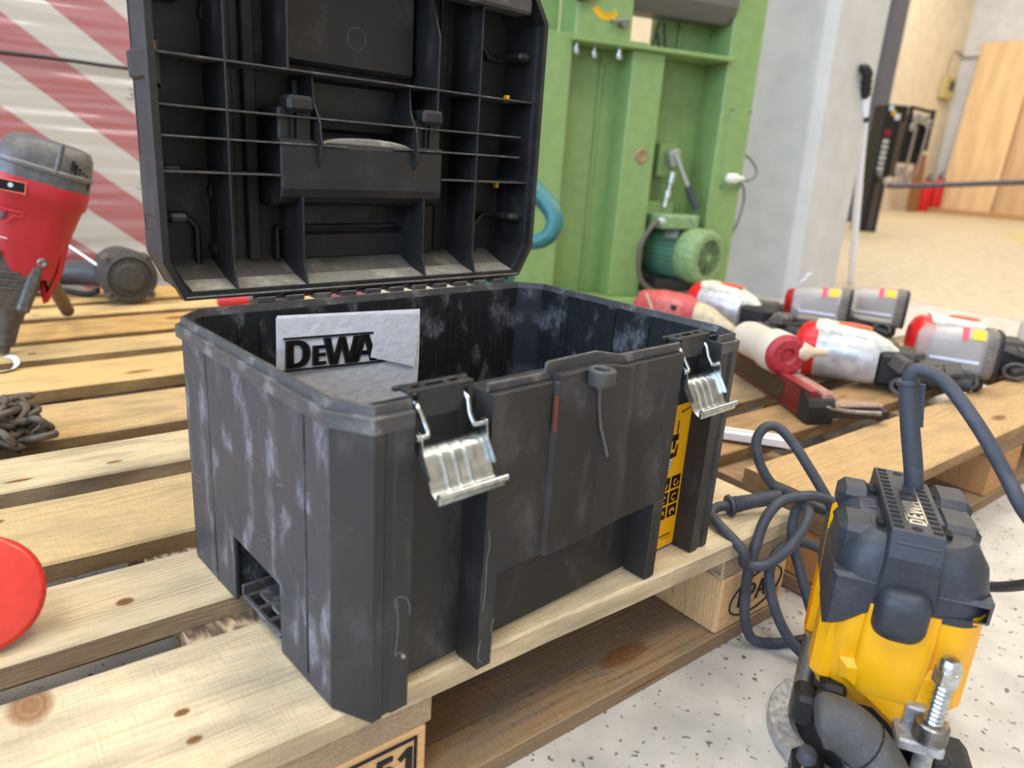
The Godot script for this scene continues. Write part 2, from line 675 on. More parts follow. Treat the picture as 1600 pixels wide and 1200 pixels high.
func room() -> void:
	# floor of pale painted concrete, specked and scratched
	var f := FastNoiseLite.new()
	f.seed = 71
	f.frequency = 0.011
	f.fractal_octaves = 4
	var n := 1024
	var big := f.get_seamless_image(n, n).get_data()
	f.frequency = 0.075
	f.fractal_octaves = 3
	f.seed = 5
	var sm := f.get_seamless_image(n, n).get_data()
	var d := PackedByteArray()
	d.resize(n * n * 3)
	for i in n * n:
		var v := 0.735 + 0.14 * (big[i] / 255.0 - 0.5)
		v -= 0.36 * smoothstep(0.765, 0.85, sm[i] / 255.0)
		d[i * 3] = int(255 * clampf(v * 1.0, 0, 1))
		d[i * 3 + 1] = int(255 * clampf(v * 0.965, 0, 1))
		d[i * 3 + 2] = int(255 * clampf(v * 0.905, 0, 1))
	M.floor = mat(Color.WHITE, 0.5, 0.0, ImageTexture.create_from_image(Image.create_from_data(n, n, false, Image.FORMAT_RGB8, d)), V(0.9, 0.9, 0.9), M.wave, 0.1)
	M.floor.uv1_world_triplanar = true
	struct("floor", Geo.new().box(V(5.5, -0.1, -0.05), V(23.2, 0.2, 14.3)), M.floor)
	# beyond the column a thin slab tints the floor cream
	var pm := tinted(M.floor, Color(1.0, 0.955, 0.85))
	struct("floor_cream_area", Geo.new().box(V(9.95, 0.001, -1.6), V(14.1, 0.003, 11.0)), pm)
	struct("floor_line", Geo.new().prism(P2([3.2, 0.75, 11.0, -2.95, 11.0, -3.6, 3.2, -0.1]), 0.0, 0.004, 0.0, PLAN), tinted(M.floor, Color(1.0, 0.95, 0.72)))
	var wm := mat(Color(0.90, 0.845, 0.74), 0.85, 0.0, M.noise, V(0.5, 0.5, 0.5))
	struct("baseboard_right", Geo.new().box(V(16.1, 0.05, -5.4), V(0.06, 0.1, 3.4), 0.004), mat(Color(0.72, 0.56, 0.38), 0.7))
	struct("wall_back", Geo.new().box(V(5.5, 2.95, -7.2), V(23.2, 6.3, 0.2)), wm)
	struct("wall_right", Geo.new().box(V(17.15, 2.95, -0.05), V(0.3, 6.3, 14.3)), mat(Color(0.86, 0.86, 0.87), 0.85, 0.0, M.noise, V(0.5, 0.5, 0.5)))
	struct("wall_left", Geo.new().box(V(-6.05, 2.95, -0.05), V(0.2, 6.3, 14.3)), mat(Color(0.85, 0.83, 0.8), 0.85))
	struct("wall_front", Geo.new().box(V(5.5, 2.95, 7.1), V(23.2, 6.3, 0.2)), mat(Color(0.85, 0.83, 0.8), 0.85))
	struct("ceiling", Geo.new().box(V(5.5, 6.05, -0.05), V(23.2, 0.1, 14.3)), mat(Color(0.88, 0.87, 0.85), 0.9))
	# the pale concrete column, its near edge cut off
	var cm := mat(Color(0.80, 0.79, 0.77), 0.75, 0.0, M.noise, V(0.9, 0.9, 0.9), M.grain, 0.2)
	var col := []
	for y: float in [-0.01, 6.0]:
		var lx := 2.205 - 0.045 * y
		col.append(PackedVector3Array([V(lx, y, -1.395), V(lx + 0.038, y, -1.356), V(2.565, y, -1.356), V(2.565, y, -1.85), V(lx, y, -1.85)]))
	struct("trim_1", Geo.new().loft(col, false), cm)
	var crack := Geo.new()
	crack.tube(spline([V(2.252, 0.62, -1.376), V(2.262, 0.56, -1.367), V(2.255, 0.5, -1.374), V(2.258, 0.42, -1.371), V(2.25, 0.36, -1.379)], 5), 0.0025, 5)
	obj("crack_stain", crack, mat(Color(0.55, 0.36, 0.28), 0.9), get_node("trim_1"))


func slat_mesh(len: float, th: float, wid: float, seed_: int, wane := 0.0) -> Geo:
	# one sawn board along x with slightly uneven, chamfered edges
	var g := Geo.new()
	var rg := RandomNumberGenerator.new()
	rg.seed = seed_
	var k := g.p.size()
	var nseg := 12
	var b := 0.0018
	var rings := []
	for i in nseg + 1:
		var x := len * (float(i) / nseg - 0.5)
		var e1 := rg.randf_range(-0.0012, 0.0012)
		var e2 := rg.randf_range(-0.0012, 0.0012)
		var dy := rg.randf_range(-0.0008, 0.0008)
		var z0 := -wid / 2 + e1
		var z1 := wid / 2 + e2
		var c := b + rg.randf() * 0.0015
		rings.append([V(x, -th, z0), V(x, -c + dy, z0), V(x, dy, z0 + c), V(x, dy, z1 - c), V(x, -c + dy, z1), V(x, -th, z1)])
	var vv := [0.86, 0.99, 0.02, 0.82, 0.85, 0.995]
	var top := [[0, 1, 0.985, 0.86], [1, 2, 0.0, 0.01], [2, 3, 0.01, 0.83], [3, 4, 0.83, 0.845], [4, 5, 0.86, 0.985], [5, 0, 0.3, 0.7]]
	for i in nseg:
		var u0 := float(i) / nseg
		var u1 := float(i + 1) / nseg
		for f: Array in top:
			g.quad(rings[i][f[0]], rings[i + 1][f[0]], rings[i + 1][f[1]], rings[i][f[1]], -1, Vector2(u0, f[2]), Vector2(u1, f[2]), Vector2(u1, f[3]), Vector2(u0, f[3]))
	for e: int in [0, nseg]:
		var r: Array = rings[e]
		for i in range(1, 5):
			var q := [r[0], r[i], r[i + 1]]
			if e == 0:
				q = [r[0], r[i + 1], r[i]]
			var uvs := []
			for w: Vector3 in q:
				uvs.append(Vector2(0.02 + (-w.y) * 0.6, (w.z / wid + 0.5) * 0.1 + 0.87))
			g.tri(q[0], q[1], q[2], -1, uvs[0], uvs[1], uvs[2])
	g.fix(k)
	return g


func end_grain(sd: int, col: Color, dark: Color) -> StandardMaterial3D:
	# sawn end of a block: growth rings about a far centre
	var n := 160
	var f := FastNoiseLite.new()
	f.seed = sd
	f.frequency = 0.03
	var d := PackedByteArray()
	d.resize(n * n * 3)
	for y in n:
		for x in n:
			var r := Vector2(x - 60.0, y + 130.0).length() + 7.0 * f.get_noise_2d(x, y)
			var q := 0.5 + 0.5 * sin(r * 1.05)
			var c := col.lerp(dark, q * 0.75 + 0.35 * f.get_noise_2d(x * 9.0, y * 9.0))
			d[(y * n + x) * 3] = int(255 * clampf(c.r, 0, 1))
			d[(y * n + x) * 3 + 1] = int(255 * clampf(c.g, 0, 1))
			d[(y * n + x) * 3 + 2] = int(255 * clampf(c.b, 0, 1))
	var m := StandardMaterial3D.new()
	m.albedo_texture = ImageTexture.create_from_image(Image.create_from_data(n, n, false, Image.FORMAT_RGB8, d))
	m.roughness = 0.9
	return m


func pallets() -> void:
	# knots of the near boards stand where the photograph has them: (along, across, half length, half width, darkness)
	var pale := Color(0.90, 0.82, 0.67)
	var late := Color(0.74, 0.63, 0.47)
	var W := []
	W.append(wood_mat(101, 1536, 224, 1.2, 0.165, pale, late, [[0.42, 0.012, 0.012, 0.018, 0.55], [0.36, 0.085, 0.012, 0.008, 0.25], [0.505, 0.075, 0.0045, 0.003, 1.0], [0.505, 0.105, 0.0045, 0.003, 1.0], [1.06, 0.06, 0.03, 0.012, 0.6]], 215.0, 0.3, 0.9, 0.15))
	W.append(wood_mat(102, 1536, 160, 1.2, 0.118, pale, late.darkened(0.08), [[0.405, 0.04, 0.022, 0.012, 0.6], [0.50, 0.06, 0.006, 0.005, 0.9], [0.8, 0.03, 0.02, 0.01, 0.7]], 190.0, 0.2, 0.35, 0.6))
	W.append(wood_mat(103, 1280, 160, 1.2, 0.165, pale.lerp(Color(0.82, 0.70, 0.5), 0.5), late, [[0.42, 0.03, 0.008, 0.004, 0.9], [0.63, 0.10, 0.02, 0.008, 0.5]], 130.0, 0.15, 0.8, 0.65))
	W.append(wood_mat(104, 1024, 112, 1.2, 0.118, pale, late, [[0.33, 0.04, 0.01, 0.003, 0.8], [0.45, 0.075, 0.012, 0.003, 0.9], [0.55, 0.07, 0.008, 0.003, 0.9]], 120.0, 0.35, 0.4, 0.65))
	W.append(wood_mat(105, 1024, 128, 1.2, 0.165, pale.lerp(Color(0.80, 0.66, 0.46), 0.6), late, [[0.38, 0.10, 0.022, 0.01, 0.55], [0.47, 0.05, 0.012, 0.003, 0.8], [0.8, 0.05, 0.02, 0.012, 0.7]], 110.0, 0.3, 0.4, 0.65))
	var rgh := wood_mat(106, 768, 128, 1.2, 0.14, Color(0.60, 0.49, 0.36), Color(0.40, 0.30, 0.21), [[0.5, 0.05, 0.03, 0.02, 0.6], [0.95, 0.09, 0.03, 0.015, 0.7]], 120.0, 0.5, 1.2)
	var blockm := wood_mat(107, 384, 192, 0.2, 0.1, Color(0.86, 0.70, 0.50), Color(0.70, 0.50, 0.30), [[0.17, 0.075, 0.02, 0.014, 0.4]], 160.0, 0.05, 0.2)
	var eg := end_grain(9, Color(0.80, 0.69, 0.55), Color(0.30, 0.23, 0.17))
	var eg2 := end_grain(19, Color(0.62, 0.44, 0.36), Color(0.45, 0.29, 0.23))
	M.block = blockm
	var z := [[0.0, -0.1394], [-0.1864, -0.2849], [-0.3265, -0.470], [-0.5115, -0.6131], [-0.6603, -0.8079]]
	var slats := []
	for i in 5:
		slats.append(slat_mesh(1.2, 0.021, z[i][0] - z[i][1], 500 + i))
	var sides := Geo.new().box(Vector3.ZERO, V(1.2, 0.02, 0.1), 0.0015)
	var cross := Geo.new().box(Vector3.ZERO, V(0.142, 0.0265, 0.805), 0.0015)
	var blk := Geo.new().box(Vector3.ZERO, V(0.134, 0.0742, 0.1), 0.003)
	var sm := []
	for s: Geo in slats:
		sm.append(s.mesh())
	var bm := sides.mesh()
	var crm := cross.mesh()
	var bkm := blk.mesh()
	var specs := [
		["weathered wooden pallet under the open black tool case, nearest of the three pallets", Transform3D(Basis(), Vector3.ZERO), [0, 1, 2, 3, 4], [Color(0.935, 0.93, 0.92), Color(0.92, 0.91, 0.89), Color(0.87, 0.85, 0.8), Color(0.89, 0.88, 0.85), Color(0.87, 0.85, 0.8)], Color(1, 0.96, 0.9)],
		["greyer wooden pallet at right carrying the red and silver fastening tools", Transform3D(Basis(Vector3.UP, 0.0), V(1.262, 0.002, 0.02)), [2, 4, 3, 2, 4], [Color(0.88, 0.83, 0.77), Color(0.76, 0.71, 0.65), Color(0.75, 0.70, 0.64), Color(0.76, 0.72, 0.66), Color(0.8, 0.75, 0.69)], Color(0.84, 0.78, 0.72)],
		["yellower new wooden pallet at back left below the red demolition hammer", Transform3D(Basis(Vector3.UP, deg_to_rad(2.0)), V(0.03, 0.0, -0.905)), [2, 1, 4, 3, 2], [Color(0.93, 0.88, 0.77), Color(0.92, 0.87, 0.75), Color(0.93, 0.87, 0.73), Color(0.94, 0.88, 0.75), Color(0.94, 0.88, 0.74)], Color(0.95, 0.88, 0.75)],
	]
	for q: int in 3:
		var sp: Array = specs[q]
		var p := thing("wooden_pallet", sp[0], "pallet", sp[1], "pallets on the hall floor")
		for i in 5:
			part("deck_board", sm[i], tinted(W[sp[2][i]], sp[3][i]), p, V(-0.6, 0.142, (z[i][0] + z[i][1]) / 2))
		for x: float in [-1.129, -0.593, -0.067]:
			part("cross_board", crm, eg if q == 0 else rgh, p, V(x, 0.1075, -0.404))
			for zz: float in [-0.051, -0.404, -0.757]:
				part("block", bkm, blockm if x > -1.0 and zz > -0.1 and q == 0 else rgh if q == 0 else tinted(blockm, sp[4]), p, V(x, 0.0571, zz))
		for zz: float in [-0.05, -0.404, -0.757]:
			part("bottom_board", bm, rgh, p, V(-0.6, 0.01, zz))
		if q == 0:
			# burnt stamps on the two blocks that show
			var ring := Geo.new()
			var o := []
			for i in 24:
				var a := TAU * i / 24
				o.append(V(-0.062 + 0.052 * cos(a) + 0.006 * sin(a), 0.057 + 0.026 * sin(a) + 0.002 * cos(a), 0.0))
			ring.tube(PackedVector3Array(o), 0.0011, 5, true)
			obj("stamp_ring", ring, M.ink, p)
			letters("stamp_lettering", "EPAL", 0.0245, 0.0014, M.ink, p, Transform3D(Basis(), V(-0.063, 0.057, 0.0)), 0.0, 400)
			var fr := Geo.new()
			for s: Array in [[-0.5375, 0.060, 0.0022, 0.055], [-0.647, 0.060, 0.0022, 0.055]]:
				fr.box(V(s[0], s[1], 0.0), V(s[2], s[3], 0.001))
			for y: float in [0.087, 0.034]:
				fr.box(V(-0.592, y, 0.0), V(0.111, 0.0025, 0.001))
			obj("stamp_frame", fr, M.ink, p)
			letters("stamp_lettering", "051", 0.026, 0.0014, M.ink, p, Transform3D(Basis(), V(-0.565, 0.066, 0.0)), 0.0, 700)


func part(called: String, m: Mesh, ma: Material, parent: Node, at: Vector3, b := Basis.IDENTITY) -> MeshInstance3D:
	var o := MeshInstance3D.new()
	o.name = numbered(called, parent)
	o.mesh = m
	o.material_override = ma
	o.transform = Transform3D(b, at)
	parent.add_child(o, true)
	return o


func sweep(g: Geo, path: PackedVector2Array, closed: bool, section: PackedVector2Array, inward: Vector2, at: Transform3D) -> void:
	# a section of (offset towards inward, height) carried along a path with mitred corners
	var n := path.size()
	var rings := []
	for i in n:
		var a := path[(i + n - 1) % n]
		var b := path[(i + 1) % n]
		var e1 := (path[i] - a).normalized()
		var e2 := (b - path[i]).normalized()
		if not closed and i == 0:
			e1 = e2
		if not closed and i == n - 1:
			e2 = e1
		var n1 := Vector2(-e1.y, e1.x)
		var n2 := Vector2(-e2.y, e2.x)
		if n1.dot(inward - path[i]) < 0.0:
			n1 = -n1
		if n2.dot(inward - path[i]) < 0.0:
			n2 = -n2
		var m := (n1 + n2) / maxf(0.3, 1.0 + n1.dot(n2))
		var r := PackedVector3Array()
		for s in section:
			var q := path[i] + m * s.x
			r.append(at * Vector3(q.x, q.y, s.y))
		rings.append(r)
	g.loft(rings, false, not closed, closed)
func toolbox(at: Transform3D) -> void:
	var t := thing("tool_case", "open scuffed black plastic tool case with metal latches and its ribbed lid up", "tool case", at)
	# --- body: walls, posts, ribs
	var g := Geo.new()
	for q: Array in [
		[-0.014, -0.016, 0.429, -0.016, 0.429, -0.0195, -0.014, -0.0195],
		[0.435, -0.024, 0.435, -0.285, 0.4315, -0.285, 0.4315, -0.024],
		[0.435, -0.024, 0.4315, -0.024, 0.425, -0.0195, 0.429, -0.016],
		[0.435, -0.285, 0.4315, -0.285, 0.409, -0.3075, 0.411, -0.311],
		[0.411, -0.311, 0.409, -0.3075, 0.006, -0.3075, 0.004, -0.311],
		[-0.020, -0.285, -0.0165, -0.285, 0.006, -0.3075, 0.004, -0.311],
	]:
		g.prism(P2(q), 0.003, 0.2325, 0.0, PLAN)
	g.box(V(0.2075, 0.0045, -0.164), V(0.44, 0.003, 0.285))
	# left wall with the mouth of the hand pocket
	g.prism(P2([-0.285, 0.003, -0.192, 0.003, -0.192, 0.0646, -0.104, 0.0615, -0.104, 0.003, -0.024, 0.003, -0.024, 0.2325, -0.285, 0.2325]), -0.0168, -0.013, 0.0, SIDE)
	# corner posts and the middle posts
	var post := [-0.006, 0.008, 0.002, 0.008, 0.0038, 0.0062, 0.0092, 0.0062, 0.011, 0.008, 0.0245, 0.008, 0.0245, -0.017, -0.016, -0.017, -0.020, -0.024]
	var post2 := []
	for i in range(0, post.size(), 2):
		post2.append(0.415 - post[i])
		post2.append(post[i + 1])
	g.prism(P2(post), 0.0, 0.2325, 0.0008, PLAN)
	g.prism(P2(post2), 0.0, 0.2325, 0.0008, PLAN)
	g.box(V(0.097, 0.0425, -0.003), V(0.015, 0.085, 0.028), 0.001)
	g.box(V(0.3147, 0.0425, -0.003), V(0.015, 0.085, 0.028), 0.001)
	for x: float in [0.002, 0.413]:
		g.box(V(x, 0.0015, -0.27), V(0.02, 0.003, 0.03))
	obj("body", g, M.black, t)
	# --- scuffed outer skin of the left side, in three panels with grooves between
	var s := Geo.new()
	s.prism(P2([-0.285, 0.0, -0.2345, 0.0, -0.2345, 0.2325, -0.285, 0.2325]), -0.020, -0.0165, 0.0007, SIDE)
	s.prism(P2([-0.2315, 0.0, -0.192, 0.0, -0.192, 0.0646, -0.104, 0.0615, -0.104, 0.0, -0.0605, 0.0, -0.0605, 0.2325, -0.2315, 0.2325]), -0.020, -0.0165, 0.0007, SIDE)
	s.prism(P2([-0.0575, 0.0, -0.024, 0.0, -0.024, 0.2325, -0.0575, 0.2325]), -0.020, -0.0165, 0.0007, SIDE)
	for z: float in [-0.233, -0.059]:
		s.box(V(-0.0183, 0.0035, z), V(0.0034, 0.007, 0.003))
		s.box(V(-0.0183, 0.2265, z), V(0.0034, 0.012, 0.003))
	obj("side_panel", s, M.scuffed, t)
	# --- pale scratches on the near post and rib
	var wsm := mat(Color(0.6, 0.59, 0.58), 0.7)
	for l: Array in [
		[V(0.0123, 0.088, 0.0083), V(0.0118, 0.093, 0.0083), V(0.0128, 0.0965, 0.0083), V(0.0165, 0.0965, 0.0083), V(0.0215, 0.093, 0.0083), V(0.0243, 0.086, 0.0083), V(0.0243, 0.079, 0.0083)],
		[V(0.0135, 0.094, 0.0083), V(0.0142, 0.083, 0.0083), V(0.0146, 0.073, 0.0083), V(0.0138, 0.060, 0.0083), V(0.0128, 0.0495, 0.0083), V(0.0165, 0.051, 0.0083), V(0.0195, 0.047, 0.0083)],
		[V(0.1040, 0.043, 0.0113), V(0.1020, 0.036, 0.0113), V(0.1035, 0.028, 0.0113), V(0.1045, 0.016, 0.0113), V(0.1020, 0.008, 0.0113)],
		[V(0.0915, 0.028, 0.0113), V(0.0900, 0.020, 0.0113), V(0.0905, 0.011, 0.0113), V(0.0945, 0.006, 0.0113)],
		[V(0.0925, 0.125, 0.0113), V(0.0945, 0.112, 0.0113), V(0.0925, 0.098, 0.0113), V(0.0930, 0.075, 0.0113), V(0.0915, 0.055, 0.0113)],
	]:
		var sg := Geo.new()
		sg.tube(spline(l, 5), 0.00017, 5)
		obj("scratch", sg, wsm, t)
	obj("scratch", Geo.new().box(V(0.0200, 0.0455, 0.0081), V(0.0026, 0.0042, 0.0010), 0.0003, Basis(Vector3.BACK, 0.6)), wsm, t)
	# --- hand pocket and its slotted tray
	var k := Geo.new()
	k.box(V(0.004, 0.034, -0.1935), V(0.04, 0.062, 0.003))
	k.box(V(0.004, 0.034, -0.1025), V(0.04, 0.062, 0.003))
	k.box(V(0.004, 0.0645, -0.148), V(0.04, 0.003, 0.092))
	k.box(V(0.0225, 0.034, -0.148), V(0.003, 0.064, 0.092))
	obj("hand_pocket", k, M.inner, t)
	var tr := Geo.new()
	tr.box(V(-0.0195, 0.0145, -0.138), V(0.004, 0.004, 0.072), 0.0008)
	tr.box(V(0.0065, 0.0145, -0.138), V(0.031, 0.004, 0.072), 0.0008)
	for z: float in [-0.171, -0.147, -0.126, -0.105]:
		tr.box(V(-0.0135, 0.0145, z), V(0.010, 0.004, 0.006 if z < -0.15 else 0.005))
	tr.box(V(-0.001, 0.020, -0.1745), V(0.04, 0.010, 0.004), 0.0008)
	obj("pocket_tray", tr, M.edge, t)
	# --- front panel: a raised pad with a shallow slanted face in it
	var p := Geo.new()
	p.prism(P2([0.0895, 0.011, 0.1515, 0.011, 0.1535, 0.0150, 0.208, 0.0150, 0.252, 0.0098, 0.3235, 0.0098, 0.3235, -0.017, 0.0895, -0.017]), 0.0835, 0.2325, 0.0007, PLAN)
	p.prism(P2([0.1535, 0.231, 0.1535, 0.238, 0.206, 0.2387, 0.238, 0.2330, 0.245, 0.231]), -0.006, 0.0147, 0.0005)
	obj("front_panel", p, M.black, t)
	var st := Geo.new()
	st.strip(PackedVector3Array([V(0.1515, 0.222, 0.0142), V(0.1517, 0.206, 0.0142), V(0.1522, 0.192, 0.0142)]), V(0.0010, 0, 0), V(0, 0, 0.0011))
	obj("paint_smear", st, mat(Color(0.46, 0.22, 0.15), 0.6), t)
	# --- rim: flange and upstanding lip round sides and back, ledges on the posts
	var r := Geo.new()
	var sec := P2([0.0, 0.2215, 0.0, 0.2318, 0.0008, 0.2325, 0.0040, 0.2325, 0.0046, 0.239, 0.0074, 0.239, 0.0085, 0.2325, 0.0085, 0.2215])
	sweep(r, P2([0.0245, 0.0085, -0.0065, 0.0085, -0.0245, -0.022, -0.0245, -0.287, 0.002, -0.3155, 0.413, -0.3155, 0.4395, -0.287, 0.4395, -0.022, 0.4215, 0.0085, 0.3905, 0.0085]), false, sec, Vector2(0.2075, -0.15), PLAN)
	# lip along the front panel, stepping up over the eyelet
	r.box(V(0.1185, 0.2357, 0.003), V(0.058, 0.0066, 0.0032), 0.0006)
	r.prism(P2([0.1465, 0.2325, 0.1485, 0.2455, 0.1515, 0.2468, 0.206, 0.2478, 0.238, 0.2408, 0.3235, 0.2405, 0.3235, 0.2325]), 0.0012, 0.0042, 0.0005)
	obj("rim", r, M.edge, t)
	# --- latch blocks with their three pockets
	for i in 2:
		var x0: float = 0.0272 if i == 0 else 0.3282
		var b := Geo.new()
		b.box(V(x0 + 0.0275, 0.231, -0.0045), V(0.0385, 0.021, 0.003), 0.0005)
		for x: float in [0.0018, 0.0532]:
			b.box(V(x0 + x, 0.231, -0.0045), V(0.0036, 0.021, 0.003), 0.0004)
		b.box(V(x0 + 0.0275, 0.2408, -0.0052), V(0.055, 0.0025, 0.0045), 0.0006)
		b.box(V(x0 + 0.0275, 0.2402, -0.0165), V(0.063, 0.003, 0.004), 0.0006)
		for x: float in [0.0035, 0.0165, 0.0365, 0.0515]:
			b.box(V(x0 + x, 0.2402, -0.0105), V(0.007 if x < 0.01 or x > 0.05 else 0.003, 0.003, 0.011), 0.0004)
		b.box(V(x0 + 0.0275, 0.227, -0.011), V(0.055, 0.003, 0.011))
		b.box(V(x0 + 0.0275, 0.205, -0.0150), V(0.046, 0.034, 0.002))
		obj("latch_block", b, M.black, t)
		latch(t, x0 + 0.0278)
	# --- eyelet with a cut cable tie
	var ey := Geo.new()
	ey.lathe(P2([0.0062, 0.238, 0.0066, 0.2392, 0.0102, 0.2392, 0.0112, 0.2382, 0.0112, 0.2285, 0.0100, 0.2265, 0.0062, 0.2265, 0.0062, 0.238]), 28, Transform3D(Basis(), V(0.193, 0, 0.0215)))
	ey.box(V(0.193, 0.2325, 0.0135), V(0.018, 0.009, 0.006), 0.002)
	obj("eyelet", ey, M.edge, t)
	var ct := Geo.new()
	ct.box(V(0.1955, 0.2235, 0.0185), V(0.005, 0.005, 0.004), 0.0006)
	ct.strip(PackedVector3Array([V(0.1960, 0.222, 0.0185), V(0.1995, 0.205, 0.0175), V(0.2052, 0.1845, 0.0166), V(0.2062, 0.1835, 0.0166), V(0.213, 0.168, 0.0172), V(0.2165, 0.1575, 0.018)]), V(0.0012, 0.0003, 0), V(0, 0, 0.0004))
	obj("cable_tie", ct, mat(Color(0.36, 0.355, 0.36), 0.4), t)
	# --- yellow product sticker in the right bay
	obj("sticker", Geo.new().box(V(0.3595, 0.0845, -0.01565), V(0.0660, 0.1630, 0.0007)), sticker_mat(), t)
	# --- liner: the blotched faces within
	var li := Geo.new()
	li.box(V(0.2075, 0.119, -0.3070), V(0.40, 0.226, 0.0012))
	li.box(V(0.4310, 0.119, -0.1545), V(0.0012, 0.226, 0.26))
	li.box(V(-0.0126, 0.148, -0.1545), V(0.0012, 0.168, 0.26))
	li.box(V(0.2075, 0.1, -0.0198), V(0.43, 0.19, 0.0012))
	li.box(V(0.4195, 0.119, -0.2958), V(0.0012, 0.226, 0.0335), 0.0, Basis(Vector3.UP, PI / 4))
	li.box(V(-0.0045, 0.119, -0.2958), V(0.0012, 0.226, 0.0335), 0.0, Basis(Vector3.UP, -PI / 4))
	for x: float in [0.04, 0.062, 0.10, 0.30, 0.375, 0.392]:
		li.box(V(x, 0.113, -0.3060), V(0.0025, 0.214, 0.003), 0.0006)
	for z: float in [-0.245, -0.235, -0.11, -0.085, -0.05]:
		li.box(V(0.4298, 0.113, z), V(0.003, 0.214, 0.0025), 0.0006)
	li.box(V(0.2075, 0.0068, -0.16), V(0.42, 0.0016, 0.27))
	obj("liner", li, M.inner, t)
	var sl := Geo.new()
	sl.box(V(0.4292, 0.17, -0.165), V(0.003, 0.12, 0.012), 0.0006)
	obj("wall_slot", sl, M.hole, t)
	# --- hinge knuckles along the back
	var hg := Geo.new()
	for i in 11:
		var x := 0.075 + 0.031 * i
		hg.box(V(x, 0.2405, -0.3235), V(0.020, 0.006, 0.012), 0.001)
		if i < 10:
			hg.tube(PackedVector3Array([V(x + 0.011, 0.2445, -0.326), V(x + 0.020, 0.2445, -0.326)]), 0.0036, 8)
	hg.box(V(0.245, 0.2425, -0.3305), V(0.335, 0.008, 0.003), 0.0008)
	obj("hinge", hg, M.edge, t)
	lid(t)


func latch(t: Node3D, cx: float) -> void:
	# a sprung plate of zinc on a wire bail, hanging open
	var o := Node3D.new()
	o.name = numbered("latch", t)
	t.add_child(o, true)
	o.position = V(cx, 0, 0)
	var w := 0.0272
	var prof := [[0.0005, 0.2035], [0.0045, 0.2045], [0.0095, 0.2025], [0.0135, 0.1985], [0.0185, 0.1905], [0.0215, 0.184], [0.0235, 0.1795], [0.0285, 0.176], [0.0325, 0.1742]]
	var g := Geo.new()
	# the plate, with three pressed beads: a grid given thickness
	var nx := 76
	var rows := []
	for j in prof.size():
		var a: Array = prof[maxi(j - 1, 0)]
		var b: Array = prof[mini(j + 1, prof.size() - 1)]
		var nrm := Vector2(-(b[1] - a[1]), b[0] - a[0]).normalized()
		var row := []
		for i in nx + 1:
			var x: float = -w + 2.0 * w * i / nx
			var bead := 0.0
			if j >= 3:
				for bx: float in [-0.0125, -0.0025, 0.0075]:
					bead = maxf(bead, 1.0 - absf(x - bx) / 0.0017)
			var q := Vector2(prof[j][0], prof[j][1]) + nrm * 0.0011 * clampf(bead * 1.6, 0.0, 1.0)
			row.append(V(x, q.y, q.x))
		rows.append(row)
	var k := g.p.size()
	var th := V(0, -0.0006, -0.0009)
	g.grp += 1
	for j in rows.size() - 1:
		for i in nx:
			g.quad(rows[j][i], rows[j][i + 1], rows[j + 1][i + 1], rows[j + 1][i], g.grp)
			g.quad(rows[j + 1][i] + th, rows[j + 1][i + 1] + th, rows[j][i + 1] + th, rows[j][i] + th, g.grp + 1)
		for i: int in [0, nx]:
			var q := [rows[j][i], rows[j + 1][i], rows[j + 1][i] + th, rows[j][i] + th]
			if i == nx:
				q.reverse()
			g.quad(q[0], q[1], q[2], q[3])
	for j: int in [0, rows.size() - 1]:
		for i in nx:
			var q := [rows[j][i], rows[j][i] + th, rows[j][i + 1] + th, rows[j][i + 1]]
			if j > 0:
				q.reverse()
			g.quad(q[0], q[1], q[2], q[3])
	g.fix(k)
	g.grp += 3
	obj("latch_plate", g, M.zinc, o)
	for sx: float in [-1.0, 1.0]:
		var e := Geo.new()
		e.prism(P2([0.0045, 0.2145, 0.0075, 0.2168, 0.0105, 0.2165, 0.0128, 0.2130, 0.0150, 0.2030, 0.0238, 0.1895, 0.0235, 0.1870, 0.0190, 0.1868, 0.0085, 0.2010, 0.0060, 0.2050]), sx * (w + 0.0003), sx * (w + 0.0013), 0.0, SIDE)
		obj("latch_ear", e, M.zinc, o)
	var rl := Geo.new()
	rl.tube(PackedVector3Array([V(-w - 0.0015, 0.1795, 0.0336), V(w + 0.0035, 0.1795, 0.0336)]), 0.0027, 12)
	rl.strip(PackedVector3Array([V(0, 0.1742, 0.0325), V(0, 0.1748, 0.0352), V(0, 0.178, 0.0360)]), V(w, 0, 0), V(0, 0.0004, 0.0003))
	rl.box(V(-w - 0.001, 0.1772, 0.0335), V(0.002, 0.006, 0.004), 0.0006)
	obj("latch_roll", rl, M.zinc, o)
	for sx: float in [-1.0, 1.0]:
		var b := Geo.new()
		b.tube(spline([V(sx * 0.0205, 0.232, -0.006), V(sx * 0.0212, 0.2285, -0.0015), V(sx * 0.0195, 0.2195, 0.0035), V(sx * 0.0198, 0.2138, 0.0078), V(sx * 0.0225, 0.2128, 0.0088), V(sx * 0.0288, 0.2130, 0.0090)], 6), 0.0019, 10)
		b.lathe(P2([0.0, 0.0, 0.0026, 0.0, 0.0026, 0.0016, 0.0, 0.0016]), 12, Transform3D(Basis(V(0, 0, 1), V(1, 0, 0) * sx, V(0, 1, 0)), V(sx * 0.0286, 0.2130, 0.0090)))
		obj("wire_bail", b, M.zinc, o)


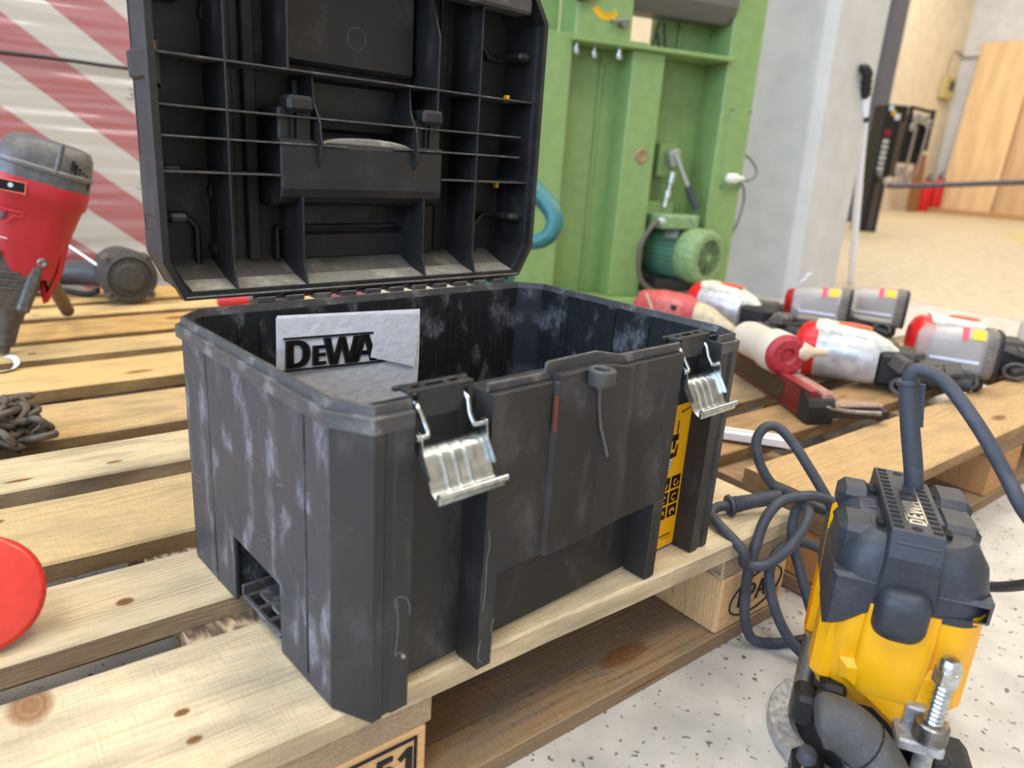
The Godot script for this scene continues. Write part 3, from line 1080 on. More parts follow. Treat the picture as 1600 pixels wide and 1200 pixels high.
func sticker_mat() -> StandardMaterial3D:
	# flat print: yellow ground, a drawing of a tool, a grid of six black pictograms, small lines of type
	var w := 132
	var h := 326
	var im := Image.create(w, h, false, Image.FORMAT_RGB8)
	im.fill(Color(0.96, 0.69, 0.05))
	var k := Color(0.07, 0.06, 0.05)
	for i in 5:
		im.fill_rect(Rect2i(92 + i * 6, 14 - i, 4, 5), k)
	im.fill_rect(Rect2i(85, 34, 4, 28), k)
	im.fill_rect(Rect2i(60, 64, 34, 14), k)
	im.fill_rect(Rect2i(76, 78, 10, 18), k)
	im.fill_rect(Rect2i(70, 104, 14, 12), k)
	for i in 26:
		im.fill_rect(Rect2i(84 + i / 3, 112 - i, 10 - i / 4, 3), k)
	for i in 30:
		im.fill_rect(Rect2i(70 - i / 4, 118 + i, 12, 1), Color(0.82, 0.8, 0.86) if i % 7 < 5 else Color(0.4, 0.35, 0.5))
	for r in 3:
		for c in 3:
			var x := 16 + c * 37
			var y := 160 + r * 34
			im.fill_rect(Rect2i(x, y, 32, 29), k)
			var cx := x + 16
			var cy := y + 15
			for a in 40:
				var an := TAU * a / 40.0 * 0.75 + r
				im.fill_rect(Rect2i(cx + int(8 * cos(an)), cy + int(8 * sin(an)), 3, 3), Color(0.96, 0.69, 0.05))
			if r == 2:
				im.fill_rect(Rect2i(x + 6, cy - 2, 20, 3), Color(0.96, 0.69, 0.05))
	for i in 14:
		im.fill_rect(Rect2i(58 + i * 4, 296, 3 if i % 3 else 2, 5), k)
	for i in 8:
		im.fill_rect(Rect2i(80 + i * 4, 305, 3, 3), Color(0.7, 0.35, 0.05))
	var m := StandardMaterial3D.new()
	m.albedo_texture = ImageTexture.create_from_image(im)
	m.roughness = 0.45
	return m


func lid(t: Node3D) -> void:
	# the lid stands upright behind the case; d runs from its open side (0) back to its shell
	var l := Node3D.new()
	l.name = numbered("lid", t)
	t.add_child(l, true)
	l.position = V(0, 0, -0.318)
	var back := Transform3D(Basis(V(1, 0, 0), V(0, 1, 0), V(0, 0, -1)), Vector3.ZERO)
	var path := P2([-0.0205, 0.2815, -0.0035, 0.2455, 0.419, 0.2455, 0.4405, 0.2815, 0.4405, 0.5475, 0.4195, 0.5765, -0.0, 0.5765, -0.0205, 0.5475])
	var sh := Geo.new()
	sweep(sh, path, true, P2([0.0, 0.0, 0.0, 0.011, 0.004, 0.013, 0.0075, 0.066, 0.0115, 0.066, 0.0078, 0.012, 0.0068, 0.008, 0.0062, 0.0]), Vector2(0.21, 0.41), back)
	sh.prism(sh.inset(path, 0.007), 0.0635, 0.0665, 0.0, back)
	# ears moulded on the outer left side
	sh.prism(P2([-0.005, 0.430, -0.0185, 0.438, -0.0195, 0.458, -0.005, 0.470]), 0.016, 0.06, 0.001, back)
	for y: Array in [[0.283, 0.305], [0.318, 0.372]]:
		sh.box(V(-0.013, (y[0] + y[1]) / 2, -0.035), V(0.008, y[1] - y[0], 0.045), 0.002)
	obj("lid_shell", sh, M.lid, l)
	# the dusty lower ledge
	var dl := Geo.new()
	dl.prism(P2([-0.0065, 0.2475, -0.0065, 0.2530, -0.012, 0.2545, -0.030, 0.2590, -0.0305, 0.2475]), 0.006, 0.412, 0.0005, SIDE)
	obj("ledge", dl, M.dusty, l)
	var dr := Geo.new()
	dr.prism(P2([-0.0300, 0.2475, -0.0300, 0.2588, -0.0635, 0.2735, -0.0635, 0.2475]), 0.006, 0.412, 0.0, SIDE)
	obj("ledge_rear", dr, mat(Color.WHITE, 0.8, 0.0, scuffs(59, 0.30, 0.18, 30, Color(1.0, 0.97, 0.9)), V(5, 5, 5)), l)
	var er := Geo.new()
	er.box(V(0.2075, 0.2482, -0.0008), V(0.42, 0.0022, 0.002), 0.0005)
	obj("ledge_edge", er, M.dusty, l)
	# crossing ribs: [from, to, height] and [place, polygon of depth and height]
	for a: Array in [[-0.0125, 0.432, 0.4578], [-0.0125, 0.4165, 0.4160], [-0.0125, 0.171, 0.3905], [0.230, 0.4165, 0.3922], [-0.0125, 0.0985, 0.3602], [0.2965, 0.432, 0.3615]]:
		var rb := Geo.new()
		rb.box(V((a[0] + a[1]) / 2, a[2], -0.037), V(a[1] - a[0], 0.0019, 0.054), 0.0004)
		obj("rib", rb, M.edge, l)
	var full := [-0.064, 0.565, -0.010, 0.565, -0.010, 0.2760, -0.0020, 0.2500, -0.064, 0.26]
	for a: Array in [[0.0482, full], [0.3470, full],
			[0.1085, [-0.064, 0.457, -0.010, 0.457, -0.010, 0.53, -0.03, 0.565, -0.064, 0.565]],
			[0.2870, [-0.064, 0.436, -0.010, 0.436, -0.010, 0.512, -0.03, 0.56, -0.064, 0.56]],
			[0.1218, [-0.064, 0.34, -0.010, 0.34, -0.010, 0.2760, -0.0020, 0.2500, -0.064, 0.26]],
			[0.2718, [-0.064, 0.34, -0.010, 0.34, -0.010, 0.2760, -0.0020, 0.2500, -0.064, 0.26]],
			[0.1395, [-0.064, 0.457, -0.022, 0.457, -0.018, 0.430, -0.006, 0.412, -0.003, 0.395, -0.006, 0.378, -0.011, 0.370, -0.064, 0.370]],
			[0.2565, [-0.064, 0.457, -0.022, 0.457, -0.018, 0.430, -0.006, 0.412, -0.003, 0.395, -0.006, 0.378, -0.011, 0.370, -0.064, 0.370]]]:
		var rb := Geo.new()
		rb.prism(P2(a[1]), a[0] - 0.001, a[0] + 0.001, 0.0003, SIDE)
		obj("rib", rb, M.black, l)
	# raised fields of the back
	var f := Geo.new()
	f.box(V(0.198, 0.522, -0.057), V(0.166, 0.108, 0.018), 0.004)
	f.box(V(0.198, 0.430, -0.058), V(0.128, 0.050, 0.014), 0.003)
	f.box(V(0.198, 0.284, -0.0605), V(0.155, 0.03, 0.008), 0.003)
	f.box(V(0.198, 0.3055, -0.057), V(0.17, 0.004, 0.014), 0.0015)
	for x: float in [0.113, 0.283]:
		f.box(V(x, 0.288, -0.057), V(0.004, 0.036, 0.014), 0.0015)
	for x: float in [0.090, 0.312]:
		f.box(V(x, 0.418, -0.060), V(0.013, 0.296, 0.009), 0.0015)
	for x: float in [0.069, 0.330]:
		f.box(V(x, 0.418, -0.062), V(0.010, 0.296, 0.006), 0.0015)
	for sx: float in [0.0, 1.0]:
		var cx := func(x: float) -> float: return x if sx == 0.0 else 0.42 - x
		# cranked ribs in the corners
		f.tube(PackedVector3Array([V(cx.call(0.002), 0.318, -0.058), V(cx.call(0.020), 0.318, -0.058), V(cx.call(0.032), 0.306, -0.058), V(cx.call(0.032), 0.268, -0.058)]), 0.0035, 6)
		f.tube(PackedVector3Array([V(cx.call(0.002), 0.507, -0.058), V(cx.call(0.022), 0.507, -0.058), V(cx.call(0.036), 0.522, -0.058), V(cx.call(0.060), 0.53, -0.058)]), 0.0035, 6)
		f.box(V(cx.call(0.001), 0.3185, -0.030), V(0.018, 0.009, 0.034), 0.003)
		f.box(V(cx.call(0.002), 0.5085, -0.030), V(0.018, 0.009, 0.034), 0.003)
		f.box(V(cx.call(0.0), 0.3625, -0.035), V(0.014, 0.004, 0.03), 0.001)
		f.box(V(cx.call(0.052), 0.285, -0.056), V(0.017, 0.011, 0.018), 0.003)
		for y: float in [0.341, 0.50]:
			f.lathe(P2([0.0075, -0.006, 0.0075, 0.006, 0.0055, 0.006, 0.0055, -0.006, 0.0075, -0.006]), 16, Transform3D(Basis(V(1, 0, 0), V(0, 0, -1), V(0, 1.25, 0)), V(cx.call(0.052), y, -0.060)))
	obj("lid_inner_panel", f, M.lid, l)
	var ci := Geo.new()
	ci.lathe(P2([0.0115, 0.0, 0.0115, 0.0006, 0.0105, 0.0006, 0.0105, 0.0, 0.0115, 0.0]), 28, Transform3D(Basis(V(1, 0, 0), V(0, 0, 1), V(0, -1, 0)), V(0.205, 0.50, -0.048)))
	obj("mould_ring", ci, M.edge, l)
	# the handle's pocket, bulging into the lid
	var pk := Geo.new()
	pk.prism(P2([-0.064, 0.393, -0.018, 0.3945, -0.013, 0.3925, -0.0115, 0.389, -0.0115, 0.348, -0.0135, 0.340, -0.019, 0.334, -0.030, 0.330, -0.064, 0.328]), 0.0995, 0.2965, 0.0015, SIDE)
	obj("handle_pocket", pk, M.lid, l)
	var arc := []
	for i in 13:
		var a := PI * i / 12.0
		arc.append(0.200 + 0.055 * cos(a))
		arc.append(0.392 + 0.0085 * sin(a))
	var hp := Geo.new()
	hp.prism(P2(arc), 0.0125, 0.060, 0.002, back)
	obj("pocket_brow", hp, M.dusty, l)
	for a: Array in [[0.1195, 0.1185], [0.2785, 0.2795]]:
		var c := Geo.new()
		c.box(V(a[0], 0.428, -0.017), V(0.028, 0.0155, 0.024), 0.0035)
		c.box(V(a[1], 0.408, -0.040), V(0.036, 0.032, 0.045), 0.002)
		c.box(V(a[1], 0.393, -0.030), V(0.036, 0.004, 0.034), 0.001)
		for x: float in [-0.006, 0.0]:
			c.box(V(a[1] + x, 0.410, -0.016), V(0.0012, 0.028, 0.006))
		obj("handle_clip", c, M.lid, l)
	# catch along the top right, and the yellow dots of the hooks
	for x: float in [0.358, 0.055]:
		obj("catch", Geo.new().box(V(x, 0.565, -0.016), V(0.112, 0.024, 0.03), 0.003), M.edge, l)
	for a: Array in [[-0.0125, 0.4625, -0.012, 0.003], [0.4065, 0.4605, -0.030, 0.005], [0.4005, 0.3575, -0.034, 0.005]]:
		obj("yellow_clip", Geo.new().box(V(a[0], a[1], a[2]), V(a[3], 0.008, 0.007), 0.0008), M.yellow, l)


func booklet(at: Transform3D) -> void:
	# a folded manual stood up in the case, its top corner turned down over the end of the name
	var o := thing("instruction_booklet", "crumpled white instruction booklet standing inside the open black case", "booklet", at * Transform3D(Basis(Vector3.BACK, deg_to_rad(-2.6)) * Basis(Vector3.RIGHT, deg_to_rad(-2.0)), V(0.0985, 0.1415, -0.198)))
	for i in 4:
		var g := Geo.new()
		var w := 0.0735
		var pts := PackedVector3Array()
		for k in 9:
			var y := -0.105 + 0.210 * k / 8.0
			pts.append(V(0.0006 * i * 2.0, y + 0.0004 * i, -0.0012 * i + 0.0016 * sin(k * 1.1 + i * 0.4)))
		g.strip(pts, V(w, 0.0, 0.001), V(0, 0, 0.0003))
		obj("sheet", g, M.paper, o)
	var fl := Geo.new()
	fl.prism(P2([0.0265, 0.1045, 0.0180, 0.0640, 0.0690, 0.0500, 0.0725, 0.1035]), 0.0030, 0.0036)
	obj("turned_corner", fl, M.paper, o)
	var ink := Geo.new()
	ink.box(V(-0.0235, 0.0872, 0.0022), V(0.089, 0.0018, 0.0010))
	ink.box(V(-0.0150, 0.0590, 0.0022), V(0.107, 0.0018, 0.0010))
	obj("printed_rule", ink, M.ink, o)
	var x0 := -0.0635
	for a: Array in [["D", 0.0250, -0.0550, 0.0725], ["E", 0.0180, -0.0345, 0.0700], ["W", 0.0250, -0.0115, 0.0725], ["A", 0.0250, 0.0125, 0.0725]]:
		for dx: float in [-0.0008, 0.0008]:
			letters("lettering", a[0], a[1] * 0.98, 0.001, M.ink, o, Transform3D(Basis(V(1.15, 0, 0), V(0, 1, 0), V(0, 0, 1)), V(a[2] + dx, a[3], 0.0020)))
func router() -> void:
	var at := Transform3D(Basis(V(0.529, 0, 0.849), Vector3.UP, V(-0.849, 0, 0.529)), V(-0.151, 0, 0.1765))
	var o := thing("plunge_router", "yellow and black corded plunge router standing on the concrete floor", "router", at)
	var bl := mat(Color(0.22, 0.23, 0.26), 0.46, 0.0, scuffs(83, 0.82, 0.35, 80, Color(1, 1, 1)), V(8, 8, 8), M.grain, 0.15)
	var alu := mat(Color(0.74, 0.73, 0.72), 0.5, 0.55, M.blotch, V(9, 9, 9), M.grain, 0.1)
	# base
	var b := Geo.new()
	var ba := Transform3D(Basis(), V(0.014, 0, -0.022))
	b.lathe(P2([0.03, 0.0, 0.09, 0.0, 0.092, 0.002, 0.092, 0.011, 0.0905, 0.0125, 0.072, 0.0125, 0.070, 0.009, 0.03, 0.009, 0.03, 0.0]), 64, ba)
	obj("base_plate", b, alu, o)
	var b2 := Geo.new()
	b2.lathe(P2([0.028, 0.009, 0.066, 0.009, 0.060, 0.03, 0.050, 0.042, 0.028, 0.042, 0.028, 0.009]), 40, ba)
	b2.box(V(0.066, 0.03, 0.02), V(0.05, 0.05, 0.05), 0.008)
	b2.box(V(-0.040, 0.03, -0.02), V(0.03, 0.04, 0.04), 0.008)
	obj("base_casting", b2, M.dark, o)
	for x: float in [-0.048, 0.06]:
		var c := Geo.new()
		c.lathe(P2([0.0, 0.02, 0.012, 0.02, 0.012, 0.11, 0.0, 0.11]), 20, Transform3D(Basis(), V(x, 0, -0.02)))
		obj("guide_column", c, M.steel, o)
	# yellow motor housing with its fluted front
	var y := Geo.new()
	var rings := []
	for a: Array in [[0.088, 0.100, 0.104], [0.094, 0.110, 0.116], [0.120, 0.115, 0.126], [0.165, 0.117, 0.132], [0.205, 0.120, 0.136]]:
		rings.append(ringxz(rrect(a[1], a[2], 0.026, 6, 0.006, -0.014), a[0]))
	y.loft(rings)
	# pilaster down the front, fading into a tongue
	var rp := []
	for a: Array in [[0.2, 0.058, 0.058], [0.150, 0.056, 0.0600], [0.118, 0.052, 0.0600], [0.110, 0.046, 0.056]]:
		rp.append(ringxz(rrect(a[1], 0.03, 0.008, 5, 0.002, a[2] - 0.015), a[0]))
	y.loft(rp)
	y.prism(P2([-0.038, 0.140, -0.034, 0.120, -0.010, 0.103, 0.012, 0.086, 0.027, 0.070, 0.036, 0.068, 0.041, 0.078, 0.043, 0.15]), 0.02, 0.0575, 0.006)
	y.prism(P2([-0.055, 0.10, -0.025, 0.09, -0.020, 0.165, -0.035, 0.245, -0.038, 0.245, -0.055, 0.17]), -0.0580, -0.045, 0.003, SIDE)
	for x: float in [-0.045, 0.052]:
		y.box(V(x, 0.148, 0.024), V(0.024, 0.09, 0.04), 0.008)
	obj("motor_housing", y, M.yellow, o)
	var u := Geo.new()
	u.loft([ringxz(rrect(0.085, 0.09, 0.02, 5, 0.004, -0.014), 0.045), ringxz(rrect(0.098, 0.10, 0.022, 5, 0.004, -0.014), 0.07), ringxz(rrect(0.1, 0.102, 0.022, 5, 0.004, -0.014), 0.093)])
	u.box(V(-0.036, 0.1, 0.046), V(0.022, 0.02, 0.02), 0.004)
	obj("motor_collar", u, M.dark, o)
	# black end cap
	var c := Geo.new()
	var cr := []
	for a: Array in [[0.196, 0.1215, 0.1385, 0.0], [0.222, 0.1195, 0.1375, 0.0], [0.242, 0.1120, 0.132, 0.0], [0.2545, 0.096, 0.122, 0.0], [0.2585, 0.084, 0.114, 0.0]]:
		cr.append(ringxz(rrect(a[1], a[2], 0.026, 6, 0.003, -0.014), a[0]))
	c.loft(cr)
	# its skirt, deeper on the left and at the front corner
	c.prism(P2([-0.0575, 0.169, -0.050, 0.1705, -0.042, 0.174, -0.035, 0.180, -0.028, 0.186, -0.020, 0.189, -0.020, 0.222, -0.0575, 0.222]), 0.0, 0.0556, 0.0035)
	c.prism(P2([0.017, 0.189, 0.022, 0.193, 0.027, 0.198, 0.034, 0.200, 0.0625, 0.2025, 0.0625, 0.222, 0.017, 0.222]), -0.01, 0.0556, 0.0035)
	c.prism(P2([-0.07, 0.172, 0.040, 0.169, 0.040, 0.222, -0.07, 0.222]), -0.0578, -0.045, 0.0035, SIDE)
	c.prism(P2([-0.07, 0.2015, 0.040, 0.2015, 0.040, 0.224, -0.07, 0.224]), 0.050, 0.0640, 0.0035, SIDE)
	c.prism(P2([-0.0225, 0.236, -0.0185, 0.262, 0.016, 0.262, 0.0205, 0.236, 0.0235, 0.206, -0.0245, 0.206]), 0.03, 0.0575, 0.002)
	obj("end_cap", c, bl, o)
	# shoulder blocks of the cap
	for a: Array in [[-0.0405, 0.2505, -0.048, 0.029, 0.026, 0.036], [-0.042, 0.246, 0.017, 0.031, 0.026, 0.042], [0.042, 0.2515, -0.064, 0.033, 0.026, 0.044], [0.0385, 0.2500, -0.012, 0.033, 0.026, 0.046]]:
		obj("cap_shoulder", Geo.new().box(V(a[0], a[1], a[2]), V(a[3], a[4], a[5]), 0.006), bl, o)
	for k in 3:
		var f := Geo.new()
		f.tube(spline([V(-0.056, 0.238, -0.026 + 0.0065 * k), V(-0.048, 0.2515, -0.024 + 0.0065 * k), V(-0.036, 0.2575, -0.022 + 0.0065 * k), V(-0.026, 0.259, -0.022 + 0.0065 * k)], 5), 0.0019, 8)
		obj("cap_fin", f, bl, o)
	obj("side_rail", Geo.new().box(V(0.0215, 0.262, -0.03), V(0.006, 0.006, 0.09), 0.001), bl, o)
	# vented top strip with its name
	var s := Geo.new()
	s.prism(P2([-0.090, 0.245, -0.085, 0.2690, -0.083, 0.2700, 0.051, 0.2700, 0.0535, 0.2690, 0.0615, 0.2480, 0.0605, 0.240, -0.090, 0.240]), -0.0225, 0.0180, 0.001, SIDE)
	obj("vent_strip", s, bl, o)
	var vm := Geo.new().box(Vector3.ZERO, V(0.0072, 0.0012, 0.0044)).mesh()
	for i in 14:
		for x: float in [-0.0163, 0.0126]:
			part("vent_slot", vm, M.hole, o, V(x, 0.27, -0.078 + 0.0096 * i))
	for z: float in [-0.075, 0.046]:
		var h := Geo.new()
		h.lathe(P2([0.0, 0.2703, 0.0042, 0.2703, 0.0046, 0.2698, 0.0, 0.2698]), 20, Transform3D(Basis(), V(-0.0026, 0, z)))
		obj("screw_well", h, M.hole, o)
	for a: Array in [[-0.026, -0.045], [-0.026, 0.024], [0.0255, -0.060], [0.0255, 0.022]]:
		obj("latch_slot", Geo.new().box(V(a[0], 0.2592, a[1]), V(0.0052, 0.006, 0.0125)), M.hole, o)
	var tb := Basis(V(0, 0, -1), V(-1, 0, 0), V(0, 1, 0))
	var foil := mat(Color(0.78, 0.74, 0.66), 0.3, 0.9)
	letters("name_lettering", "DEWA", 0.0128, 0.0006, foil, o, Transform3D(tb, V(-0.0005, 0.2703, 0.0135)))
	letters("worn_lettering", "LT", 0.0128, 0.0006, tinted(bl, Color(0.1, 0.1, 0.1)), o, Transform3D(tb, V(-0.0005, 0.2703, -0.0215)))
	for a: Array in [[0.0068, -0.0065, 0.078], [-0.0084, 0.025, 0.016]]:
		obj("name_rule", Geo.new().box(V(a[0], 0.2702, a[1]), V(0.0011, 0.0007, a[2])), foil, o)
	# brush cap bulging from the front
	var bc := Geo.new()
	var br := []
	for a: Array in [[0.046, 0.043, 0.050, 0.012], [0.062, 0.041, 0.047, 0.013], [0.0690, 0.036, 0.041, 0.013], [0.0722, 0.028, 0.032, 0.012], [0.0735, 0.016, 0.018, 0.008]]:
		var r := PackedVector3Array()
		for q in rrect(a[1], a[2], a[3], 6, -0.0015, 0.198):
			r.append(V(q.x, q.y, a[0]))
		br.append(r)
	bc.loft(br)
	obj("brush_cap", bc, bl, o)
	var bh := Geo.new()
	bh.lathe(P2([0.0, 0.0, 0.0042, 0.0, 0.0042, 0.0015, 0.0, 0.0015]), 18, Transform3D(Basis(V(1, 0, 0), V(0, 0.5, 0.866), V(0, -0.866, 0.5)), V(-0.0015, 0.2145, 0.0674)))
	obj("screw_well", bh, M.hole, o)
	# depth stop: bolt, threaded rod, knurled nut, bracket
	var d := Vector3(0.037, 0, 0.075)
	var th := []
	for i in 22:
		th.append(Vector2(0.0064 if i % 2 == 0 else 0.0073, 0.112 + 0.0021 * i))
	var tr := Geo.new()
	tr.lathe(PackedVector2Array([Vector2(0, 0.112)]) + PackedVector2Array(th) + PackedVector2Array([Vector2(0, 0.157)]), 18, Transform3D(Basis(), d), 20.0)
	obj("threaded_rod", tr, M.zinc, o)
	var hx := []
	for i in 6:
		hx.append(Vector2(0.0102 * cos(TAU * i / 6), 0.0102 * sin(TAU * i / 6)))
	var hd := Geo.new()
	hd.prism(PackedVector2Array(hx), 0.155, 0.170, 0.001, Transform3D(PLAN.basis, d))
	hd.lathe(P2([0.0092, 0.169, 0.0088, 0.174, 0.0066, 0.178, 0.0, 0.1795, 0.0, 0.169, 0.0092, 0.169]), 20, Transform3D(Basis(), d))
	obj("cap_nut", hd, M.zinc, o)
	var kn := Geo.new()
	kn.lathe(P2([0.0068, 0.117, 0.0112, 0.117, 0.0128, 0.1155, 0.0128, 0.1005, 0.0068, 0.1005, 0.0068, 0.117]), 36, Transform3D(Basis(), d))
	for i in 36:
		var a := TAU * i / 36
		kn.box(d + V(0.0129 * cos(a), 0.108, 0.0129 * sin(a)), V(0.0008, 0.013, 0.0012), 0.0, Basis(Vector3.UP, -a))
	obj("knurled_nut", kn, M.steel, o)
	var bk := Geo.new()
	bk.box(d + V(-0.006, 0.0935, -0.008), V(0.036, 0.011, 0.034), 0.002)
	bk.box(d + V(-0.010, 0.106, -0.016), V(0.016, 0.026, 0.014), 0.002)
	obj("stop_bracket", bk, alu, o)
	var lr := Geo.new()
	lr.lathe(P2([0.0, 0.012, 0.0075, 0.012, 0.0075, 0.09, 0.0, 0.09]), 20, Transform3D(Basis(), d))
	obj("stop_rod", lr, alu, o)
	var cl := Geo.new()
	cl.box(d + V(0.018, 0.05, -0.02), V(0.02, 0.05, 0.02), 0.005)
	obj("stop_clamp", cl, M.dark, o)
	# worn grip, nearest the camera
	var hm := mat(Color(0.43, 0.42, 0.41), 0.62, 0.0, scuffs(91, 0.62, 0.5, 120, Color(1, 1, 1)), V(7, 7, 7), M.grain, 0.2)
	var hp := spline([V(-0.052, 0.105, 0.098), V(-0.044, 0.1075, 0.0985), V(-0.030, 0.107, 0.1000), V(-0.014, 0.099, 0.105), V(0.0, 0.085, 0.112), V(0.0105, 0.067, 0.119), V(0.018, 0.045, 0.124), V(0.02, 0.03, 0.125)], 5)
	var rr := []
	for i in hp.size():
		var f := float(i) / (hp.size() - 1)
		rr.append(0.0225 * sqrt(clampf(f * 9.0 + 0.08, 0.0, 1.0)) * (1.0 - 0.10 * f))
	var hg := Geo.new()
	hg.tube(hp, rr, 20)
	obj("grip", hg, hm, o)
	var sg := Geo.new()
	var sp := []
	for i in 20:
		var a := TAU * i / 20
		sp.append(V(-0.0155, 0.0985, 0.1045) + V(0.83, -0.5, 0.25) * 0.0 + (V(0.48, 0.80, -0.35).normalized() * cos(a) + V(0.2, 0.3, 0.93).normalized() * sin(a)) * 0.0229)
	sg.tube(PackedVector3Array(sp), 0.0009, 5, true)
	obj("grip_seam", sg, M.hole, o)
	var sw := Geo.new()
	sw.lathe(P2([0.0, 0.0, 0.0046, 0.0, 0.0046, 0.002, 0.003, 0.0026, 0.0, 0.0018]), 18, Transform3D(basis_to(V(-0.25, 0.55, 0.8)), V(-0.0035, 0.1, 0.1235)))
	obj("grip_screw", sw, M.dark, o)
	var gi := Geo.new()
	gi.loft([PackedVector3Array([V(-0.027, 0.088, 0.120), V(-0.012, 0.083, 0.124), V(0.003, 0.055, 0.137), V(-0.012, 0.052, 0.135)]), PackedVector3Array([V(-0.029, 0.084, 0.110), V(-0.014, 0.079, 0.114), V(0.001, 0.051, 0.127), V(-0.014, 0.048, 0.125)])], false)
	obj("grip_panel", gi, M.rubber, o)
	var bt := Geo.new()
	bt.lathe(P2([0.0, 0.066, 0.006, 0.066, 0.008, 0.069, 0.008, 0.075, 0.0065, 0.078, 0.0, 0.079]), 20, Transform3D(Basis(), V(-0.054, 0.003, 0.108)))
	obj("lock_knob", bt, M.rubber, o)
	var bs := Geo.new()
	bs.lathe(P2([0.0, 0.03, 0.0045, 0.03, 0.0045, 0.066, 0.0, 0.066]), 14, Transform3D(Basis(), V(-0.052, 0, 0.108)))
	bs.box(V(-0.052, 0.046, 0.108), V(0.017, 0.017, 0.017), 0.0015, Basis(Vector3.UP, 0.3))
	obj("lock_bolt", bs, M.steel, o)
	var ar := Geo.new()
	ar.box(V(-0.045, 0.025, 0.085), V(0.028, 0.03, 0.07), 0.006)
	ar.box(V(-0.055, 0.075, 0.04), V(0.02, 0.03, 0.03), 0.004)
	ar.box(V(-0.040, 0.095, 0.072), V(0.02, 0.02, 0.045), 0.004)
	obj("grip_bracket", ar, M.dark, o)
	# strain relief and the power cord, which loops by the pallet's corner
	var inv := at.affine_inverse()
	var w := func(l: Array) -> Array:
		var r := []
		for q: Vector3 in l:
			r.append(inv * q)
		return r
	var sl := Geo.new()
	var slp: Array = w.call([V(-0.101, 0.262, 0.157), V(-0.104, 0.285, 0.153), V(-0.107, 0.329, 0.141), V(-0.109, 0.366, 0.132)])
	sl.tube(spline(slp, 5), 0.0083, 16)
	sl.lathe(P2([0.0083, 0.0, 0.0098, 0.001, 0.0098, 0.004, 0.0083, 0.0055]), 18, Transform3D(basis_to(slp[3] - slp[2]), slp[3] - (slp[3] - slp[2]).normalized() * 0.004))
	sl.strip(spline(w.call([V(-0.095, 0.363, 0.139), V(-0.098, 0.345, 0.143), V(-0.099, 0.325, 0.147)]), 4), V(0.003, 0, 0), V(0, 0, 0.0018))
	obj("strain_relief", sl, M.rubber, o)
	for l: Array in [
		[V(-0.109, 0.362, 0.133), V(-0.111, 0.374, 0.134), V(-0.109, 0.379, 0.141), V(-0.104, 0.372, 0.161), V(-0.108, 0.342, 0.197), V(-0.107, 0.310, 0.224), V(-0.110, 0.287, 0.244), V(-0.063, 0.245, 0.259), V(0.031, 0.181, 0.253), V(0.106, 0.125, 0.215), V(0.137, 0.089, 0.174), V(0.137, 0.073, 0.127), V(0.090, 0.088, 0.082), V(0.03, 0.130, 0.055), V(0.008, 0.152, 0.046), V(-0.004, 0.178, 0.034), V(-0.009, 0.206, 0.010), V(-0.012, 0.233, -0.018), V(-0.016, 0.246, -0.038), V(-0.028, 0.244, -0.048), V(-0.037, 0.227, -0.050), V(-0.037, 0.202, -0.040), V(-0.029, 0.180, -0.025), V(-0.018, 0.172, -0.012), V(0.009, 0.156, 0.012), V(0.033, 0.148, 0.032)],
		[V(-0.081, 0.156, -0.043), V(-0.094, 0.1535, -0.051), V(-0.112, 0.1515, -0.046), V(-0.124, 0.1505, -0.026), V(-0.125, 0.135, 0.010), V(-0.117, 0.116, 0.011), V(-0.098, 0.113, 0.021), V(-0.076, 0.128, 0.032), V(-0.055, 0.147, 0.035), V(-0.035, 0.162, 0.031), V(-0.026, 0.167, 0.023), V(-0.023, 0.166, 0.012), V(-0.026, 0.152, 0.010), V(-0.031, 0.127, 0.015), V(-0.034, 0.093, 0.034), V(-0.039, 0.057, 0.058), V(-0.034, 0.015, 0.079), V(-0.022, 0.0065, 0.096), V(0.0, 0.0065, 0.11)],
		[V(0.014, 0.167, 0.056), V(-0.008, 0.180, 0.033), V(-0.028, 0.181, 0.017), V(-0.057, 0.176, 0.006), V(-0.080, 0.158, 0.004), V(-0.098, 0.130, 0.009), V(-0.105, 0.100, 0.010), V(-0.103, 0.077, 0.010), V(-0.102, 0.045, 0.014), V(-0.093, 0.016, 0.021), V(-0.075, 0.0065, 0.032), V(-0.051, 0.0065, 0.045), V(-0.020, 0.0065, 0.056), V(0.022, 0.0065, 0.065)],
		[V(0.014, 0.097, 0.071), V(0.002, 0.111, 0.042), V(-0.013, 0.117, 0.021), V(-0.036, 0.115, 0.011), V(-0.060, 0.104, 0.012), V(-0.071, 0.086, 0.018), V(-0.074, 0.061, 0.030), V(-0.071, 0.033, 0.048), V(-0.064, 0.014, 0.068), V(-0.051, 0.0065, 0.083), V(-0.027, 0.0065, 0.107)],
	]:
		var g := Geo.new()
		g.tube(spline(w.call(l), 8), 0.0061, 12)
		obj("power_cord", g, M.rubber, o)
	var pg := Geo.new()
	var pp: Array = w.call([V(-0.083, 0.1555, -0.044), V(-0.063, 0.1600, -0.034), V(-0.025, 0.1660, -0.016)])
	var dir := (pp[2] as Vector3) - (pp[0] as Vector3)
	var prof := [Vector2(0.0, 0.0), Vector2(0.0125, 0.0)]
	for i in 7:
		prof.append(Vector2(0.0135 if i == 0 else 0.0108 - 0.0003 * i, 0.003 + 0.0042 * i))
		prof.append(Vector2(0.0085, 0.005 + 0.0042 * i))
	prof.append_array([Vector2(0.0088, 0.036), Vector2(0.0095, 0.05), Vector2(0.0105, 0.066), Vector2(0.0, 0.066)])
	pg.lathe(PackedVector2Array(prof), 18, Transform3D(basis_to(dir), pp[0]))
	obj("plug", pg, M.rubber, o)
